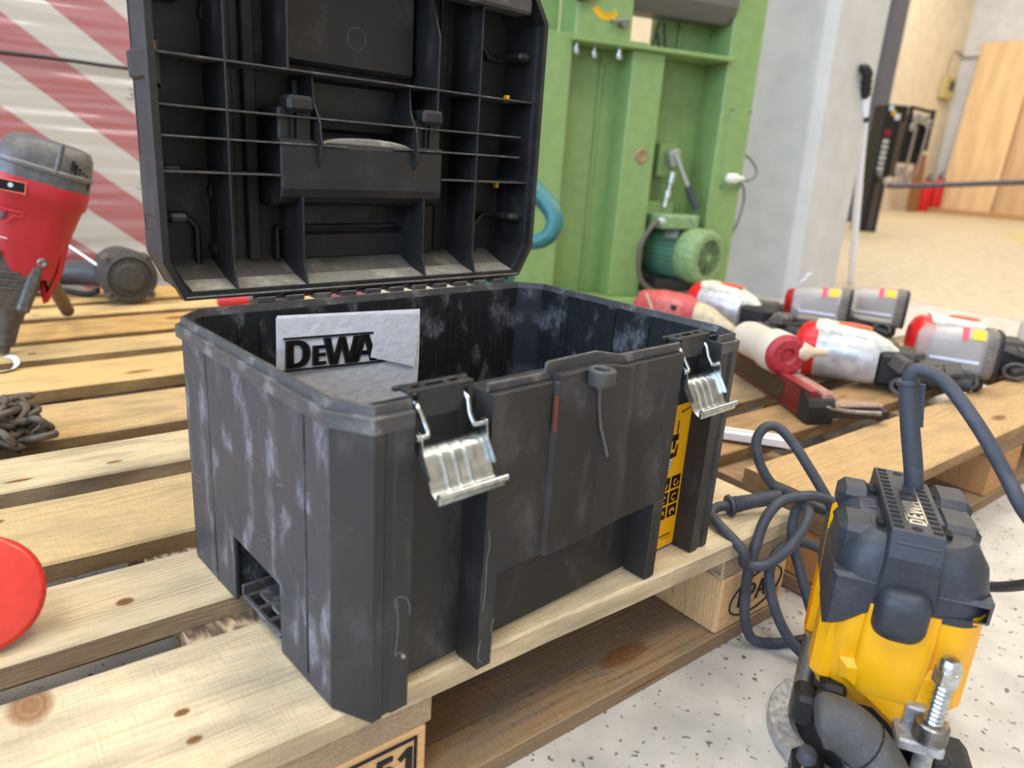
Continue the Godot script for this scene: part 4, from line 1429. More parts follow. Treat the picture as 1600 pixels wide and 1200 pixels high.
func left_tools() -> void:
	# --- red demolition hammer leaning on its chisel end and its side handle
	var tip := V(-0.718, 0.146, -1.119)
	var bs := basis_to(V(0.106, 0.363, 0.017), V(-0.16, 0, 1.0))
	var at := Transform3D(bs, tip)
	var o := thing("demolition_hammer", "red demolition hammer with grey motor cap propped up at the left", "power tool", at)
	var redm := mat(Color(0.72, 0.14, 0.185), 0.42, 0.0, M.noise, V(5, 5, 5), M.grain, 0.15)
	var capm := mat(Color(0.40, 0.39, 0.38), 0.42, 0.15, M.blotch, V(6, 6, 6), M.grain, 0.15)
	var lf := func(l: Array, n := 6) -> Geo:
		var rings := []
		for a: Array in l:
			rings.append(ringxz(rrect(a[1], a[2], a[3], n, a[4] if a.size() > 4 else 0.0, 0.0), a[0]))
		var g := Geo.new()
		g.loft(rings)
		return g
	obj("motor_cap", lf.call([[0.309, 0.146, 0.128, 0.045], [0.340, 0.143, 0.124, 0.045], [0.365, 0.128, 0.11, 0.042, 0.004], [0.376, 0.112, 0.095, 0.04, 0.006], [0.380, 0.08, 0.07, 0.03, 0.006]]), capm, o)
	obj("cap_band", lf.call([[0.329, 0.1435, 0.127, 0.045], [0.331, 0.1475, 0.131, 0.046], [0.336, 0.1475, 0.131, 0.046], [0.338, 0.1435, 0.127, 0.045]]), mat(Color(0.45, 0.44, 0.43), 0.4, 0.3), o)
	obj("cap_ridge", Geo.new().box(V(0.020, 0.355, 0.055), V(0.008, 0.055, 0.012), 0.003, Basis(Vector3.RIGHT, -0.25)), capm, o)
	for i in 6:
		obj("vent_slot", Geo.new().box(V(0.040 + 0.0053 * i, 0.352 - 0.005 * i, 0.0600 - 0.0045 * i), V(0.0026, 0.018, 0.006), 0.0, Basis(Vector3.UP, 0.5)), M.hole, o)
	obj("red_housing", lf.call([[0.150, 0.09, 0.085, 0.03, 0.012], [0.185, 0.106, 0.10, 0.034, 0.004], [0.235, 0.124, 0.112, 0.04], [0.275, 0.137, 0.122, 0.044], [0.280, 0.146, 0.131, 0.046], [0.306, 0.149, 0.133, 0.047], [0.311, 0.147, 0.130, 0.046]]), redm, o)
	var tail := Geo.new()
	tail.prism(P2([0.020, 0.21, 0.060, 0.215, 0.060, 0.165, 0.049, 0.112, 0.042, 0.106, 0.026, 0.15]), -0.03, 0.036, 0.008)
	obj("red_tail", tail, redm, o)
	obj("level_window", Geo.new().box(V(-0.036, 0.2935, 0.0655), V(0.038, 0.015, 0.004), 0.001, Basis(Vector3.BACK, 0.10)), M.hole, o)
	var fr := Geo.new()
	for s: Array in [[-0.036, 0.3022, 0.043, 0.002], [-0.036, 0.2848, 0.043, 0.002], [-0.0567, 0.2935, 0.002, 0.019], [-0.0153, 0.2935, 0.002, 0.019]]:
		fr.box(V(s[0], s[1], 0.0662), V(s[2], s[3], 0.004), 0.0006, Basis(Vector3.BACK, 0.10))
	obj("window_frame", fr, mat(Color(0.85, 0.42, 0.36), 0.4), o)
	var bb := Geo.new()
	bb.lathe(P2([0.0, 0.0, 0.0038, 0.0, 0.0038, 0.0012, 0.0, 0.0012]), 14, Transform3D(Basis(V(1, 0, 0), V(0, 0, 1), V(0, -1, 0)), V(-0.036, 0.295, 0.0672)))
	obj("window_bubble", bb, M.paper, o)
	var em := Geo.new()
	em.tube(PackedVector3Array([V(-0.056, 0.258, 0.0575), V(-0.0375, 0.2545, 0.0605), V(-0.013, 0.256, 0.0605), V(-0.012, 0.249, 0.0605), V(-0.024, 0.247, 0.0605), V(-0.034, 0.232, 0.0585), V(-0.040, 0.232, 0.0575), V(-0.046, 0.249, 0.0575), V(-0.056, 0.252, 0.0570)]), 0.0009, 5, true)
	obj("moulded_emblem", em, mat(Color(0.85, 0.25, 0.28), 0.4), o)
	obj("emblem_bar", Geo.new().box(V(-0.0385, 0.2435, 0.0590), V(0.005, 0.014, 0.003), 0.0006, Basis(Vector3.BACK, -0.15)), M.grey, o)
	obj("scratch", Geo.new().box(V(-0.040, 0.208, 0.0560), V(0.028, 0.0022, 0.002), 0.0006, Basis(Vector3.BACK, -0.06)), M.paper, o)
	var gm := mat(Color(0.42, 0.41, 0.40), 0.5, 0.55, M.blotch, V(9, 9, 9), M.grain, 0.3)
	obj("gear_case", lf.call([[0.085, 0.055, 0.06, 0.016, -0.006], [0.10, 0.066, 0.07, 0.016, -0.006], [0.165, 0.094, 0.086, 0.016, -0.012], [0.186, 0.098, 0.09, 0.018, -0.012]]), gm, o)
	obj("gear_rib", Geo.new().box(V(0.020, 0.135, 0.040), V(0.020, 0.10, 0.014), 0.005, Basis(Vector3.BACK, -0.10)), gm, o)
	for i in 3:
		obj("gear_fin", Geo.new().box(V(-0.020, 0.150 - 0.014 * i, 0.044 - 0.002 * i), V(0.044, 0.003, 0.004), 0.001, Basis(Vector3.BACK, 0.12)), gm, o)
	for p: Array in [[-0.040, 0.176], [0.028, 0.180]]:
		var sc := Geo.new()
		sc.lathe(P2([0.0, 0.0, 0.008, 0.0, 0.008, 0.005, 0.005, 0.006, 0.0, 0.004]), 16, Transform3D(Basis(V(1, 0, 0), V(0, 0, 1), V(0, -1, 0)), V(p[0], p[1], 0.045)))
		obj("case_screw", sc, M.steel, o)
	var tb := Geo.new()
	tb.lathe(P2([0.0, 0.0, 0.012, 0.0, 0.013, 0.004, 0.013, 0.012, 0.0185, 0.016, 0.0195, 0.055, 0.0225, 0.062, 0.0235, 0.08, 0.028, 0.088, 0.028, 0.10, 0.0, 0.10]), 24, Transform3D(Basis(), V(-0.004, 0, 0)))
	obj("chisel_sleeve", tb, gm, o)
	var hn := Geo.new()
	var inv := at.affine_inverse()
	hn.tube(spline([inv * V(-0.641, 0.295, -1.122), inv * V(-0.628, 0.262, -1.20), inv * V(-0.583, 0.158, -1.380)], 6), 0.0135, 14)
	obj("side_handle", hn, mat(Color(0.45, 0.37, 0.29), 0.6, 0.0, M.blotch, V(9, 9, 9)), o)
	# --- paper tag strip curling below the hammer's end
	var tg := Geo.new()
	tg.strip(spline([V(-0.716, 0.1465, -1.088), V(-0.708, 0.150, -1.062), V(-0.706, 0.1475, -1.030), V(-0.716, 0.1440, -1.008), V(-0.738, 0.1432, -1.000), V(-0.765, 0.1432, -1.004)], 6), V(0.004, 0.003, 0.006), V(0, 0.0004, 0))
	tag(obj("paper_strip", tg, M.paper), "white printed paper strip curling on the boards below the hammer", "paper strip")
	# --- second tool lying behind: round motor end towards the camera
	var o2 := thing("breaker", "dusty grey power tool lying behind the red hammer, its round motor end showing", "power tool", Transform3D(basis_to(V(0.0, 0.0, 0.10), Vector3.UP), V(-0.440, 0.2085, -1.50)))
	var dg := mat(Color(0.30, 0.29, 0.27), 0.6, 0.1, M.blotch, V(8, 8, 8), M.grain, 0.2)
	var mo := Geo.new()
	mo.lathe(P2([0.0, -0.10, 0.055, -0.10, 0.061, -0.02, 0.063, 0.02, 0.060, 0.034, 0.048, 0.040, 0.046, 0.034, 0.034, 0.036, 0.030, 0.043, 0.0, 0.046]), 30)
	obj("motor_end", mo, dg, o2)
	for i in 4:
		var a := PI / 4 + PI / 2 * i
		var lu := Geo.new()
		lu.lathe(P2([0.0, -0.01, 0.011, -0.01, 0.011, 0.037, 0.005, 0.038, 0.004, 0.034, 0.0, 0.034]), 14, Transform3D(Basis(), V(0.058 * cos(a), 0, 0.058 * sin(a))))
		obj("screw_boss", lu, mat(Color(0.36, 0.33, 0.30), 0.7), o2)
	var gt := Geo.new()
	var i2 := o2.transform.affine_inverse()
	gt.tube(PackedVector3Array([i2 * V(-0.452, 0.200, -1.548), i2 * V(-0.500, 0.196, -1.62), i2 * V(-0.60, 0.190, -1.70), i2 * V(-0.70, 0.190, -1.70)]), 0.030, 18)
	obj("grip_tube", gt, mat(Color(0.27, 0.27, 0.275), 0.45), o2)
	var gr := Geo.new()
	gr.tube(PackedVector3Array([i2 * V(-0.60, 0.19, -1.66), i2 * V(-0.66, 0.185, -1.66)]), 0.040, 18)
	obj("red_collar", gr, redm, o2)
	var gb := Geo.new()
	gb.tube(spline([i2 * V(-0.60, 0.17, -1.63), i2 * V(-0.52, 0.150, -1.60), i2 * V(-0.49, 0.16, -1.58)], 5), 0.007, 10)
	obj("guard_bar", gb, M.dark, o2)
	var rd := Geo.new()
	rd.tube(PackedVector3Array([V(-0.545, 0.270, -1.60), V(-0.488, 0.2235, -1.53)]), 0.004, 10)
	var ro := thing("steel_pin", "thin shiny rod resting on the grey tool tube behind the hammer", "rod")
	obj("rod", rd, M.zinc, ro)
	var rc := Geo.new()
	rc.tube(PackedVector3Array([V(-0.4885, 0.2195, -1.5305), V(-0.470, 0.2035, -1.508)]), 0.0075, 10)
	obj("red_end", rc, mat(Color(0.85, 0.42, 0.42), 0.6), ro)
	# --- red-handled mallet glimpsed between lid and case
	var md := thing("hand_hammer", "red-handled grey hammer lying behind the case, seen under the lid", "hammer", Transform3D(basis_to(V(1, 0.0, 0.25), Vector3.UP), V(-0.275, 0.1625, -1.37)))
	var g1 := Geo.new()
	g1.lathe(P2([0.0, 0.0, 0.012, 0.0, 0.0155, 0.006, 0.0155, 0.05, 0.010, 0.07, 0.0, 0.07]), 16)
	obj("handle", g1, mat(Color(0.8, 0.22, 0.27), 0.5), md)
	var g2 := Geo.new()
	g2.lathe(P2([0.0, 0.06, 0.010, 0.06, 0.011, 0.15, 0.0, 0.15]), 14)
	g2.box(V(0, 0.165, 0), V(0.07, 0.03, 0.028), 0.006)
	obj("hammer_head", g2, M.grey, md)
	# --- teal tool standing behind the lid
	var tl := thing("teal_breaker", "teal power tool with D-shaped handle standing upright behind the lid", "power tool", Transform3D(Basis(), V(0.203, 0, -0.905)))
	var tm := mat(Color(0.20, 0.47, 0.47), 0.4, 0.0, M.blotch, V(6, 6, 6))
	var i3 := Transform3D(Basis(), V(-0.215, 0, 0.905))
	var hd := Geo.new()
	hd.tube(spline([i3 * V(0.225, 0.530, -0.925), i3 * V(0.266, 0.500, -0.905), i3 * V(0.286, 0.470, -0.885), i3 * V(0.300, 0.440, -0.845), i3 * V(0.303, 0.408, -0.822), i3 * V(0.286, 0.373, -0.822), i3 * V(0.262, 0.357, -0.854), i3 * V(0.230, 0.358, -0.890)], 5), [] + radii(36, 0.026, 0.0155), 14)
	obj("handle", hd, tm, tl)
	var hole := Geo.new()
	hole.lathe(P2([0.0, 0.0, 0.003, 0.0, 0.003, 0.003, 0.0, 0.003]), 10, Transform3D(basis_to(V(-0.6, 0.3, 0.74)), i3 * V(0.2755, 0.455, -0.8605)))
	obj("screw_well", hole, M.hole, tl)
	var bd := Geo.new()
	bd.lathe(P2([0.0, 0.0, 0.008, 0.03, 0.012, 0.06, 0.012, 0.16, 0.025, 0.17, 0.038, 0.22, 0.046, 0.30, 0.046, 0.50, 0.03, 0.54, 0.0, 0.545]), 22)
	obj("tool_body", bd, tm, tl)
	# --- chain heap
	var ch := thing("steel_chain", "heap of dark steel chain links on the boards at the left edge", "chain", Transform3D(Basis(), V(-0.748, 0.1475, -0.665)))
	var link := []
	for i in 24:
		var a := TAU * i / 24
		link.append(V(0.0112 * cos(a), 0, (0.0118 if sin(a) >= 0 else -0.0118) + 0.0112 * sin(a)))
	var lg := Geo.new()
	lg.tube(PackedVector3Array(link), 0.0049, 8, true)
	var lm := lg.mesh()
	var chm := mat(Color(0.40, 0.36, 0.32), 0.5, 0.45, M.blotch, V(14, 14, 14), M.grain, 0.3)
	var rg := RandomNumberGenerator.new()
	rg.seed = 77
	for layer in 4:
		for i in 12 - layer * 2:
			var rad: float = 0.045 - 0.011 * layer
			var p := V(rg.randf_range(-rad, rad * 0.75), 0.0085 + 0.0105 * layer, rg.randf_range(-rad * 1.2, rad * 1.2))
			part("link", lm, chm, ch, p, Basis.from_euler(V(rg.randf_range(-0.7, 0.7), rg.randf() * TAU, (PI / 2 if i % 2 else 0.0) * 0.6 + rg.randf_range(-0.3, 0.3))))
	var rgp := []
	for a: Array in [[-0.016, 0.0], [0.0, 0.010], [0.017, 0.009], [0.0235, -0.006], [0.012, -0.022], [-0.008, -0.020]]:
		rgp.append(V(0.0115 + a[0], 0.0450 - a[1] * 0.2, -0.033 + a[1] * -1.0))
	var rgg := Geo.new()
	rgg.tube(spline(rgp, 5, true), 0.0036, 8, true)
	part("ring_link", rgg.mesh(), chm, ch, Vector3.ZERO)
	# --- red round pad, tilted up at the left edge
	var dsc := thing("lifting_pad", "glossy red round steel disc tilted upright at the left edge", "disc", Transform3D(basis_to(V(-0.10, 0.55, 0.82)), V(-0.8000, 0.1830, -0.2270)))
	var dg2 := Geo.new()
	dg2.lathe(P2([0.0, -0.006, 0.038, -0.006, 0.0445, -0.004, 0.0462, 0.0, 0.0450, 0.0034, 0.0415, 0.0048, 0.016, 0.0036, 0.0, 0.0036]), 56, Transform3D(), 50.0)
	obj("disc", dg2, mat(Color(0.86, 0.24, 0.18), 0.22, 0.0, M.noise, V(9, 9, 9), M.wave, 0.12), dsc)
	var hb := Geo.new()
	hb.lathe(P2([0.0085, 0.003, 0.0085, 0.006, 0.006, 0.0085, 0.0, 0.009, 0.0, 0.003, 0.0085, 0.003]), 24)
	obj("hub", hb, M.steel, dsc)
	var stm := Geo.new()
	stm.lathe(P2([0.0, -0.058, 0.014, -0.058, 0.012, -0.005, 0.0, -0.005]), 20)
	obj("stem", stm, M.dark, dsc)


func radii(n: int, a: float, b: float) -> Array:
	var r := []
	for i in n:
		r.append(lerpf(a, b, float(i) / (n - 1)))
	return r


func make_nailer(called: String, label: String, at: Transform3D) -> Node3D:
	# red cap at the origin, nose along +x, lying on its side
	var o := thing(called, label, "nail gun", at, "gas nail guns on the right pallet")
	var silver := mat(Color(0.82, 0.81, 0.80), 0.34, 0.3, M.blotch, V(2.5, 2.5, 2.5), M.grain, 0.1)
	var cream := mat(Color(0.88, 0.86, 0.78), 0.5, 0.0, M.blotch, V(6, 6, 6))
	var ax := func(l: Array, n := 6) -> Geo:
		var rings := []
		for a: Array in l:
			var r := PackedVector3Array()
			for q in rrect(a[1], a[2], a[3], n):
				r.append(V(a[0], 0.058 + q.y + (a[4] if a.size() > 4 else 0.0), q.x))
			rings.append(r)
		var g := Geo.new()
		g.loft(rings)
		return g
	obj("end_cap", ax.call([[-0.004, 0.07, 0.06, 0.028], [0.004, 0.098, 0.092, 0.042], [0.014, 0.108, 0.106, 0.048], [0.038, 0.110, 0.110, 0.05]]), mat(Color(0.80, 0.06, 0.09), 0.35), o)
	obj("housing", ax.call([[0.037, 0.108, 0.108, 0.049], [0.10, 0.106, 0.106, 0.046], [0.140, 0.100, 0.094, 0.040, -0.004], [0.152, 0.094, 0.080, 0.034, -0.009]]), silver, o)
	obj("top_shell", ax.call([[0.030, 0.060, 0.03, 0.012, 0.044], [0.045, 0.080, 0.038, 0.015, 0.040], [0.120, 0.070, 0.036, 0.014, 0.036], [0.165, 0.050, 0.028, 0.010, 0.022], [0.185, 0.03, 0.02, 0.008, 0.012]]), cream, o)
	var lb := Geo.new()
	lb.lathe(P2([0.0, -0.002, 0.012, -0.002, 0.013, 0.0, 0.010, 0.0025, 0.0, 0.003]), 22, Transform3D(Basis(V(2.6, -0.06, 0), V(0, 1, 0), V(0, 0, 1.0)), V(0.100, 0.1155, -0.006)))
	obj("orange_badge", lb, mat(Color(0.86, 0.30, 0.17), 0.45), o)
	obj("nose_block", Geo.new().box(V(0.185, 0.045, 0.0), V(0.075, 0.07, 0.07), 0.01), M.dark, o)
	obj("magazine_block", Geo.new().box(V(0.225, 0.050, -0.02), V(0.07, 0.035, 0.05), 0.008, Basis(Vector3.UP, 0.3)), mat(Color(0.40, 0.37, 0.34), 0.6, 0.2, M.blotch, V(9, 9, 9)), o)
	var me := Geo.new()
	var rg := RandomNumberGenerator.new()
	rg.seed = label.length() + 5
	for i in 10:
		me.box(V(rg.randf_range(0.17, 0.29), rg.randf_range(0.02, 0.07), rg.randf_range(-0.03, 0.045)), V(rg.randf_range(0.025, 0.05), rg.randf_range(0.014, 0.03), rg.randf_range(0.02, 0.045)), 0.004, Basis.from_euler(V(rg.randf_range(-0.5, 0.5), rg.randf_range(-0.7, 0.7), rg.randf_range(-0.4, 0.4))))
	obj("nose_mechanism", me, mat(Color(0.34, 0.32, 0.30), 0.55, 0.25, M.blotch, V(14, 14, 14)), o)
	var br := Geo.new()
	br.lathe(P2([0.0, 0.16, 0.02, 0.16, 0.02, 0.25, 0.014, 0.26, 0.012, 0.315, 0.0, 0.315]), 18, Transform3D(Basis(V(0, 1, 0), V(1, 0, 0), V(0, 0, -1)), V(0, 0.035, 0.012)))
	obj("barrel", br, M.dark, o)
	var tg := Geo.new()
	var tp := []
	for i in 20:
		tp.append(V(0.205 + 0.022 * cos(TAU * i / 20), 0.022 + 0.016 * sin(TAU * i / 20), 0.05))
	tg.tube(PackedVector3Array(tp), 0.004, 8, true)
	obj("trigger_guard", tg, M.grey, o)
	var hn := Geo.new()
	hn.tube(spline([V(0.150, 0.068, -0.03), V(0.162, 0.066, -0.06), V(0.170, 0.062, -0.09), V(0.172, 0.060, -0.115)], 5), 0.0185, 16)
	obj("handle", hn, mat(Color(0.34, 0.31, 0.27), 0.6, 0.0, M.blotch, V(9, 9, 9)), o)
	return o


func make_canister(label: String, at: Transform3D, red_cap: bool) -> void:
	# a nailer's clear dust box on a dark cradle
	var o := thing("canister_tool", label, "power tool", Transform3D(at.basis.scaled(Vector3.ONE * 0.88), at.origin), "clear canister tools on the right pallet")
	var clear := StandardMaterial3D.new()
	clear.albedo_color = Color(0.80, 0.76, 0.72, 0.48)
	clear.transparency = BaseMaterial3D.TRANSPARENCY_ALPHA
	clear.roughness = 0.3
	var bx := func(l: Array) -> Geo:
		var rings := []
		for a: Array in l:
			var r := PackedVector3Array()
			for q in rrect(a[1], a[2], a[3], 5):
				r.append(V(a[0], 0.086 + q.y, q.x))
			rings.append(r)
		var g := Geo.new()
		g.loft(rings)
		return g
	obj("canister", bx.call([[-0.080, 0.05, 0.06, 0.02], [-0.066, 0.082, 0.096, 0.024], [0.0, 0.092, 0.106, 0.025], [0.056, 0.094, 0.108, 0.025]]), clear, o)
	obj("inner_filter", bx.call([[-0.05, 0.05, 0.06, 0.02], [0.05, 0.06, 0.07, 0.024]]), mat(Color(0.62, 0.58, 0.54), 0.6), o)
	obj("end_cap", bx.call([[0.055, 0.098, 0.112, 0.027], [0.068, 0.100, 0.114, 0.028], [0.082, 0.092, 0.104, 0.026], [0.086, 0.07, 0.08, 0.02]]), mat(Color(0.47, 0.43, 0.38), 0.6, 0.0, M.blotch, V(9, 9, 9)), o)
	obj("rubber_band", bx.call([[0.078, 0.096, 0.109, 0.026], [0.080, 0.098, 0.111, 0.027], [0.086, 0.096, 0.108, 0.026], [0.087, 0.06, 0.07, 0.02]]), M.dark, o)
	var tilt := Basis(Vector3.RIGHT, -0.62)
	obj("seam_line", Geo.new().box(V(-0.002, 0.070, -0.0475), V(0.10, 0.007, 0.002), 0.0006), M.paper, o)
	obj("seam_line", Geo.new().box(V(-0.002, 0.070, 0.0475), V(0.10, 0.007, 0.002), 0.0006), M.paper, o)
	obj("sticker_strip", Geo.new().box(V(0.010, 0.1315, 0.0395), V(0.013, 0.0012, 0.034), 0.0, Basis(Vector3.RIGHT, 0.8)), mat(Color(0.85, 0.28, 0.33), 0.5), o)
	obj("warning_sticker", Geo.new().box(V(0.036, 0.1320, 0.0400), V(0.026, 0.0012, 0.026), 0.0, Basis(Vector3.RIGHT, 0.8)), mat(Color(0.93, 0.70, 0.08), 0.5), o)
	obj("cradle", Geo.new().box(V(0.0, 0.018, 0.0), V(0.14, 0.036, 0.07), 0.010), M.dark, o)
	var me := Geo.new()
	var rg := RandomNumberGenerator.new()
	rg.seed = label.length()
	for i in 9:
		me.box(V(rg.randf_range(-0.09, 0.03), rg.randf_range(0.012, 0.034), rg.randf_range(0.03, 0.085)), V(rg.randf_range(0.03, 0.06), rg.randf_range(0.016, 0.03), rg.randf_range(0.02, 0.05)), 0.004, Basis.from_euler(V(rg.randf_range(-0.4, 0.4), rg.randf_range(-0.7, 0.7), rg.randf_range(-0.3, 0.3))))
	obj("mechanism", me, mat(Color(0.20, 0.19, 0.185), 0.55, 0.2, M.blotch, V(14, 14, 14)), o)
	if red_cap:
		obj("red_cap", bx.call([[-0.096, 0.04, 0.05, 0.018], [-0.092, 0.06, 0.07, 0.024], [-0.074, 0.07, 0.08, 0.026]]), M.red, o)
		var st := Geo.new()
		st.strip(spline([V(-0.062, 0.135, 0.01), V(-0.060, 0.150, 0.012), V(-0.050, 0.160, 0.012), V(-0.046, 0.172, 0.01), V(-0.034, 0.176, 0.006)], 4), V(0.003, 0, 0.007), V(0, 0.0006, 0.0006))
		obj("paper_tag", st, M.paper, o)
	var hn := Geo.new()
	hn.tube(spline([V(-0.055, 0.045, 0.0), V(-0.085, 0.058, -0.006), V(-0.115, 0.056, -0.012)], 5), 0.016, 14)
	obj("handle", hn, mat(Color(0.27, 0.25, 0.22), 0.6), o)
	var tg := Geo.new()
	var tp := []
	for i in 18:
		tp.append(V(0.03 + 0.022 * cos(TAU * i / 18), 0.026 + 0.018 * sin(TAU * i / 18), 0.052))
	tg.tube(PackedVector3Array(tp), 0.0045, 8, true)
	obj("trigger_guard", tg, M.grey, o)


func right_tools() -> void:
	var yw := func(x: float, z: float, pos: Vector3) -> Transform3D: return Transform3D(Basis(Vector3.UP, atan2(-z, x)), pos)
	make_nailer("nail_gun", "silver nail gun with bright red cap, nearest the front of the right pallet", yw.call(0.42, 0.90, V(0.588, 0.146, -0.372)))
	make_nailer("nail_gun", "silver nail gun with red cap lying at the back by the white column", yw.call(0.12, 0.99, V(0.782, 0.146, -0.795)))
	make_nailer("nail_gun", "silver nail gun half hidden behind a clear canister at the right edge", yw.call(0.55, 0.83, V(0.935, 0.146, -0.300)))
	make_canister("clear canister tool with red cap and raised white paper tag", yw.call(0.45, 0.89, V(1.000, 0.146, -0.565)), true)
	make_canister("clear canister tool furthest back on the right pallet, dark rubber end", yw.call(0.45, 0.89, V(1.165, 0.146, -0.500)), false)
	make_canister("clear canister tool behind the near nail gun, bright yellow sticker on top", yw.call(0.45, 0.89, V(0.825, 0.146, -0.165)), false)
	make_canister("clear canister tool cut off by the right edge of the picture", yw.call(0.45, 0.89, V(1.212, 0.146, -0.100)), false)
	# --- faded red tool with cream nose behind the case's right corner
	var o := thing("drill_gun", "faded pink-red power tool with cream nose behind the case corner", "power tool", yw.call(0.38, 0.92, V(0.575, 0.146, -0.800)))
	var pink := mat(Color(0.80, 0.33, 0.32), 0.55, 0.0, M.blotch, V(5, 5, 5))
	var cream := mat(Color(0.82, 0.76, 0.62), 0.6, 0.0, M.blotch, V(6, 6, 6))
	var ax := func(l: Array) -> Geo:
		var rings := []
		for a: Array in l:
			var r := PackedVector3Array()
			for q in rrect(a[1], a[2], a[3], 5):
				r.append(V(a[0], 0.055 + q.y + (a[4] if a.size() > 4 else 0.0), q.x))
			rings.append(r)
		var g := Geo.new()
		g.loft(rings)
		return g
	obj("housing", ax.call([[-0.01, 0.04, 0.04, 0.016], [0.005, 0.078, 0.085, 0.03], [0.06, 0.084, 0.10, 0.034], [0.12, 0.080, 0.092, 0.03], [0.145, 0.074, 0.080, 0.028, -0.004]]), pink, o)
	obj("raised_panel", ax.call([[0.055, 0.082, 0.05, 0.014, 0.012], [0.06, 0.090, 0.06, 0.016, 0.012], [0.115, 0.088, 0.056, 0.016, 0.008], [0.12, 0.078, 0.048, 0.014, 0.008]]), tinted(pink, Color(0.84, 0.45, 0.42)), o)
	obj("housing_edge", Geo.new().box(V(0.048, 0.062, 0.042), V(0.006, 0.085, 0.006), 0.002, Basis(Vector3.BACK, 0.5)), cream, o)
	obj("switch", Geo.new().box(V(0.10, 0.075, 0.045), V(0.014, 0.012, 0.006), 0.002), M.dark, o)
	obj("nose", ax.call([[0.144, 0.072, 0.078, 0.028, -0.004], [0.18, 0.064, 0.066, 0.026, -0.008], [0.215, 0.046, 0.04, 0.016, -0.018], [0.24, 0.03, 0.024, 0.01, -0.024]]), cream, o)
	# --- red magazine nailer across the front
	var mz := thing("magazine_nailer", "red nailer with long dark-red magazine rail lying across the slats", "nail gun", Transform3D(Basis(V(0.51, 0, -0.86), Vector3.UP, V(0.86, 0, 0.51)), V(0.315, 0.146, -0.180)))
	var rr := mat(Color(0.46, 0.055, 0.085), 0.4, 0.0, M.blotch, V(8, 8, 8))
	obj("magazine_rail", Geo.new().box(V(0.16, 0.028, 0.010), V(0.32, 0.050, 0.020), 0.002), rr, mz)
	obj("rail_label", Geo.new().box(V(0.185, 0.026, -0.0005), V(0.20, 0.034, 0.001)), mat(Color(0.30, 0.25, 0.20), 0.5, 0.0, noise_tex(0.03, 3, Color(0.3, 0.3, 0.3), Color(1, 0.9, 0.55), 12), V(9, 9, 9)), mz)
	obj("rail_lip", Geo.new().box(V(0.16, 0.0545, 0.006), V(0.32, 0.004, 0.016), 0.001), tinted(rr, Color(0.62, 0.20, 0.21)), mz)
	obj("rail_top", Geo.new().box(V(0.155, 0.046, 0.032), V(0.31, 0.014, 0.024), 0.003), mat(Color(0.70, 0.50, 0.44), 0.7, 0.0, M.blotch, V(8, 8, 8)), mz)
	var sh := Geo.new()
	sh.prism(P2([0.012, 0.0, -0.006, 0.0, -0.010, 0.03, -0.004, 0.040, 0.012, 0.052, 0.03, 0.052, 0.03, 0.0]), -0.002, 0.045, 0.002)
	obj("rail_shoe", sh, M.dark, mz)
	var ns := Geo.new()
	ns.prism(P2([0.02, 0.0, 0.02, 0.14, 0.008, 0.150, -0.004, 0.146, -0.008, 0.0]), 0.010, 0.024, 0.002, PLAN)
	obj("nose_plate", ns, M.dark, mz)
	var nt := Geo.new()
	nt.prism(P2([0.035, 0.0, 0.03, 0.12, 0.020, 0.142, 0.008, 0.142, 0.004, 0.06, 0.0, 0.0]), 0.024, 0.032, 0.003, PLAN)
	nt.box(V(0.02, 0.040, 0.03), V(0.03, 0.012, 0.05), 0.003)
	obj("nose_top", nt, mat(Color(0.68, 0.54, 0.45), 0.6, 0.0, M.blotch, V(9, 9, 9)), mz)
	var wl := Geo.new()
	wl.tube(spline([V(0.012, 0.035, 0.0), V(-0.006, 0.030, 0.03), V(-0.003, 0.022, 0.07), V(-0.004, 0.02, 0.13)], 5), 0.004, 10)
	obj("nose_wire", wl, M.steel, mz)
	var cy := Geo.new()
	var ct := Transform3D(Basis(V(0, 0.84, 0), V(-0.84, 0, 0.08), V(0, 0, 0.84)), V(0.246, 0.086, -0.006))
	cy.lathe(P2([0.0, 0.0, 0.036, 0.0, 0.040, 0.02, 0.040, 0.095, 0.046, 0.11, 0.046, 0.150, 0.043, 0.158, 0.0, 0.158]), 28, ct, 30.0)
	obj("cylinder", cy, mat(Color(0.82, 0.78, 0.70), 0.5, 0.0, M.noise, V(6, 6, 6)), mz)
	var ds := Geo.new()
	ds.lathe(P2([0.0, 0.157, 0.0445, 0.157, 0.0445, 0.164, 0.035, 0.172, 0.018, 0.172, 0.012, 0.165, 0.0, 0.165]), 28, ct)
	obj("cylinder_cap", ds, mat(Color(0.70, 0.17, 0.20), 0.5, 0.0, M.blotch, V(9, 9, 9)), mz)
	var nz := Geo.new()
	nz.lathe(P2([0.0, 0.0, 0.014, 0.0, 0.017, 0.012, 0.008, 0.026, 0.007, 0.048, 0.0, 0.048]), 16, Transform3D(basis_to(V(-0.35, 0.10, 0.93)), V(0.113, 0.093, 0.030)))
	obj("nozzle", nz, mat(Color(0.80, 0.70, 0.58), 0.55), mz)
	obj("cylinder_foot", Geo.new().box(V(0.128, 0.057, 0.030), V(0.03, 0.014, 0.03), 0.005), mat(Color(0.72, 0.55, 0.5), 0.6), mz)
	obj("stay", Geo.new().box(V(0.24, 0.058, 0.010), V(0.05, 0.02, 0.03), 0.006), mat(Color(0.72, 0.55, 0.5), 0.6), mz)
	# --- white plastic piece on the slats in front
	var wp := thing("plastic_strip", "white plastic strip with grey printed line lying on the slats beside the case", "plastic part", Transform3D(Basis(Vector3.UP, deg_to_rad(-52)), V(0.135, 0.146, -0.185)))
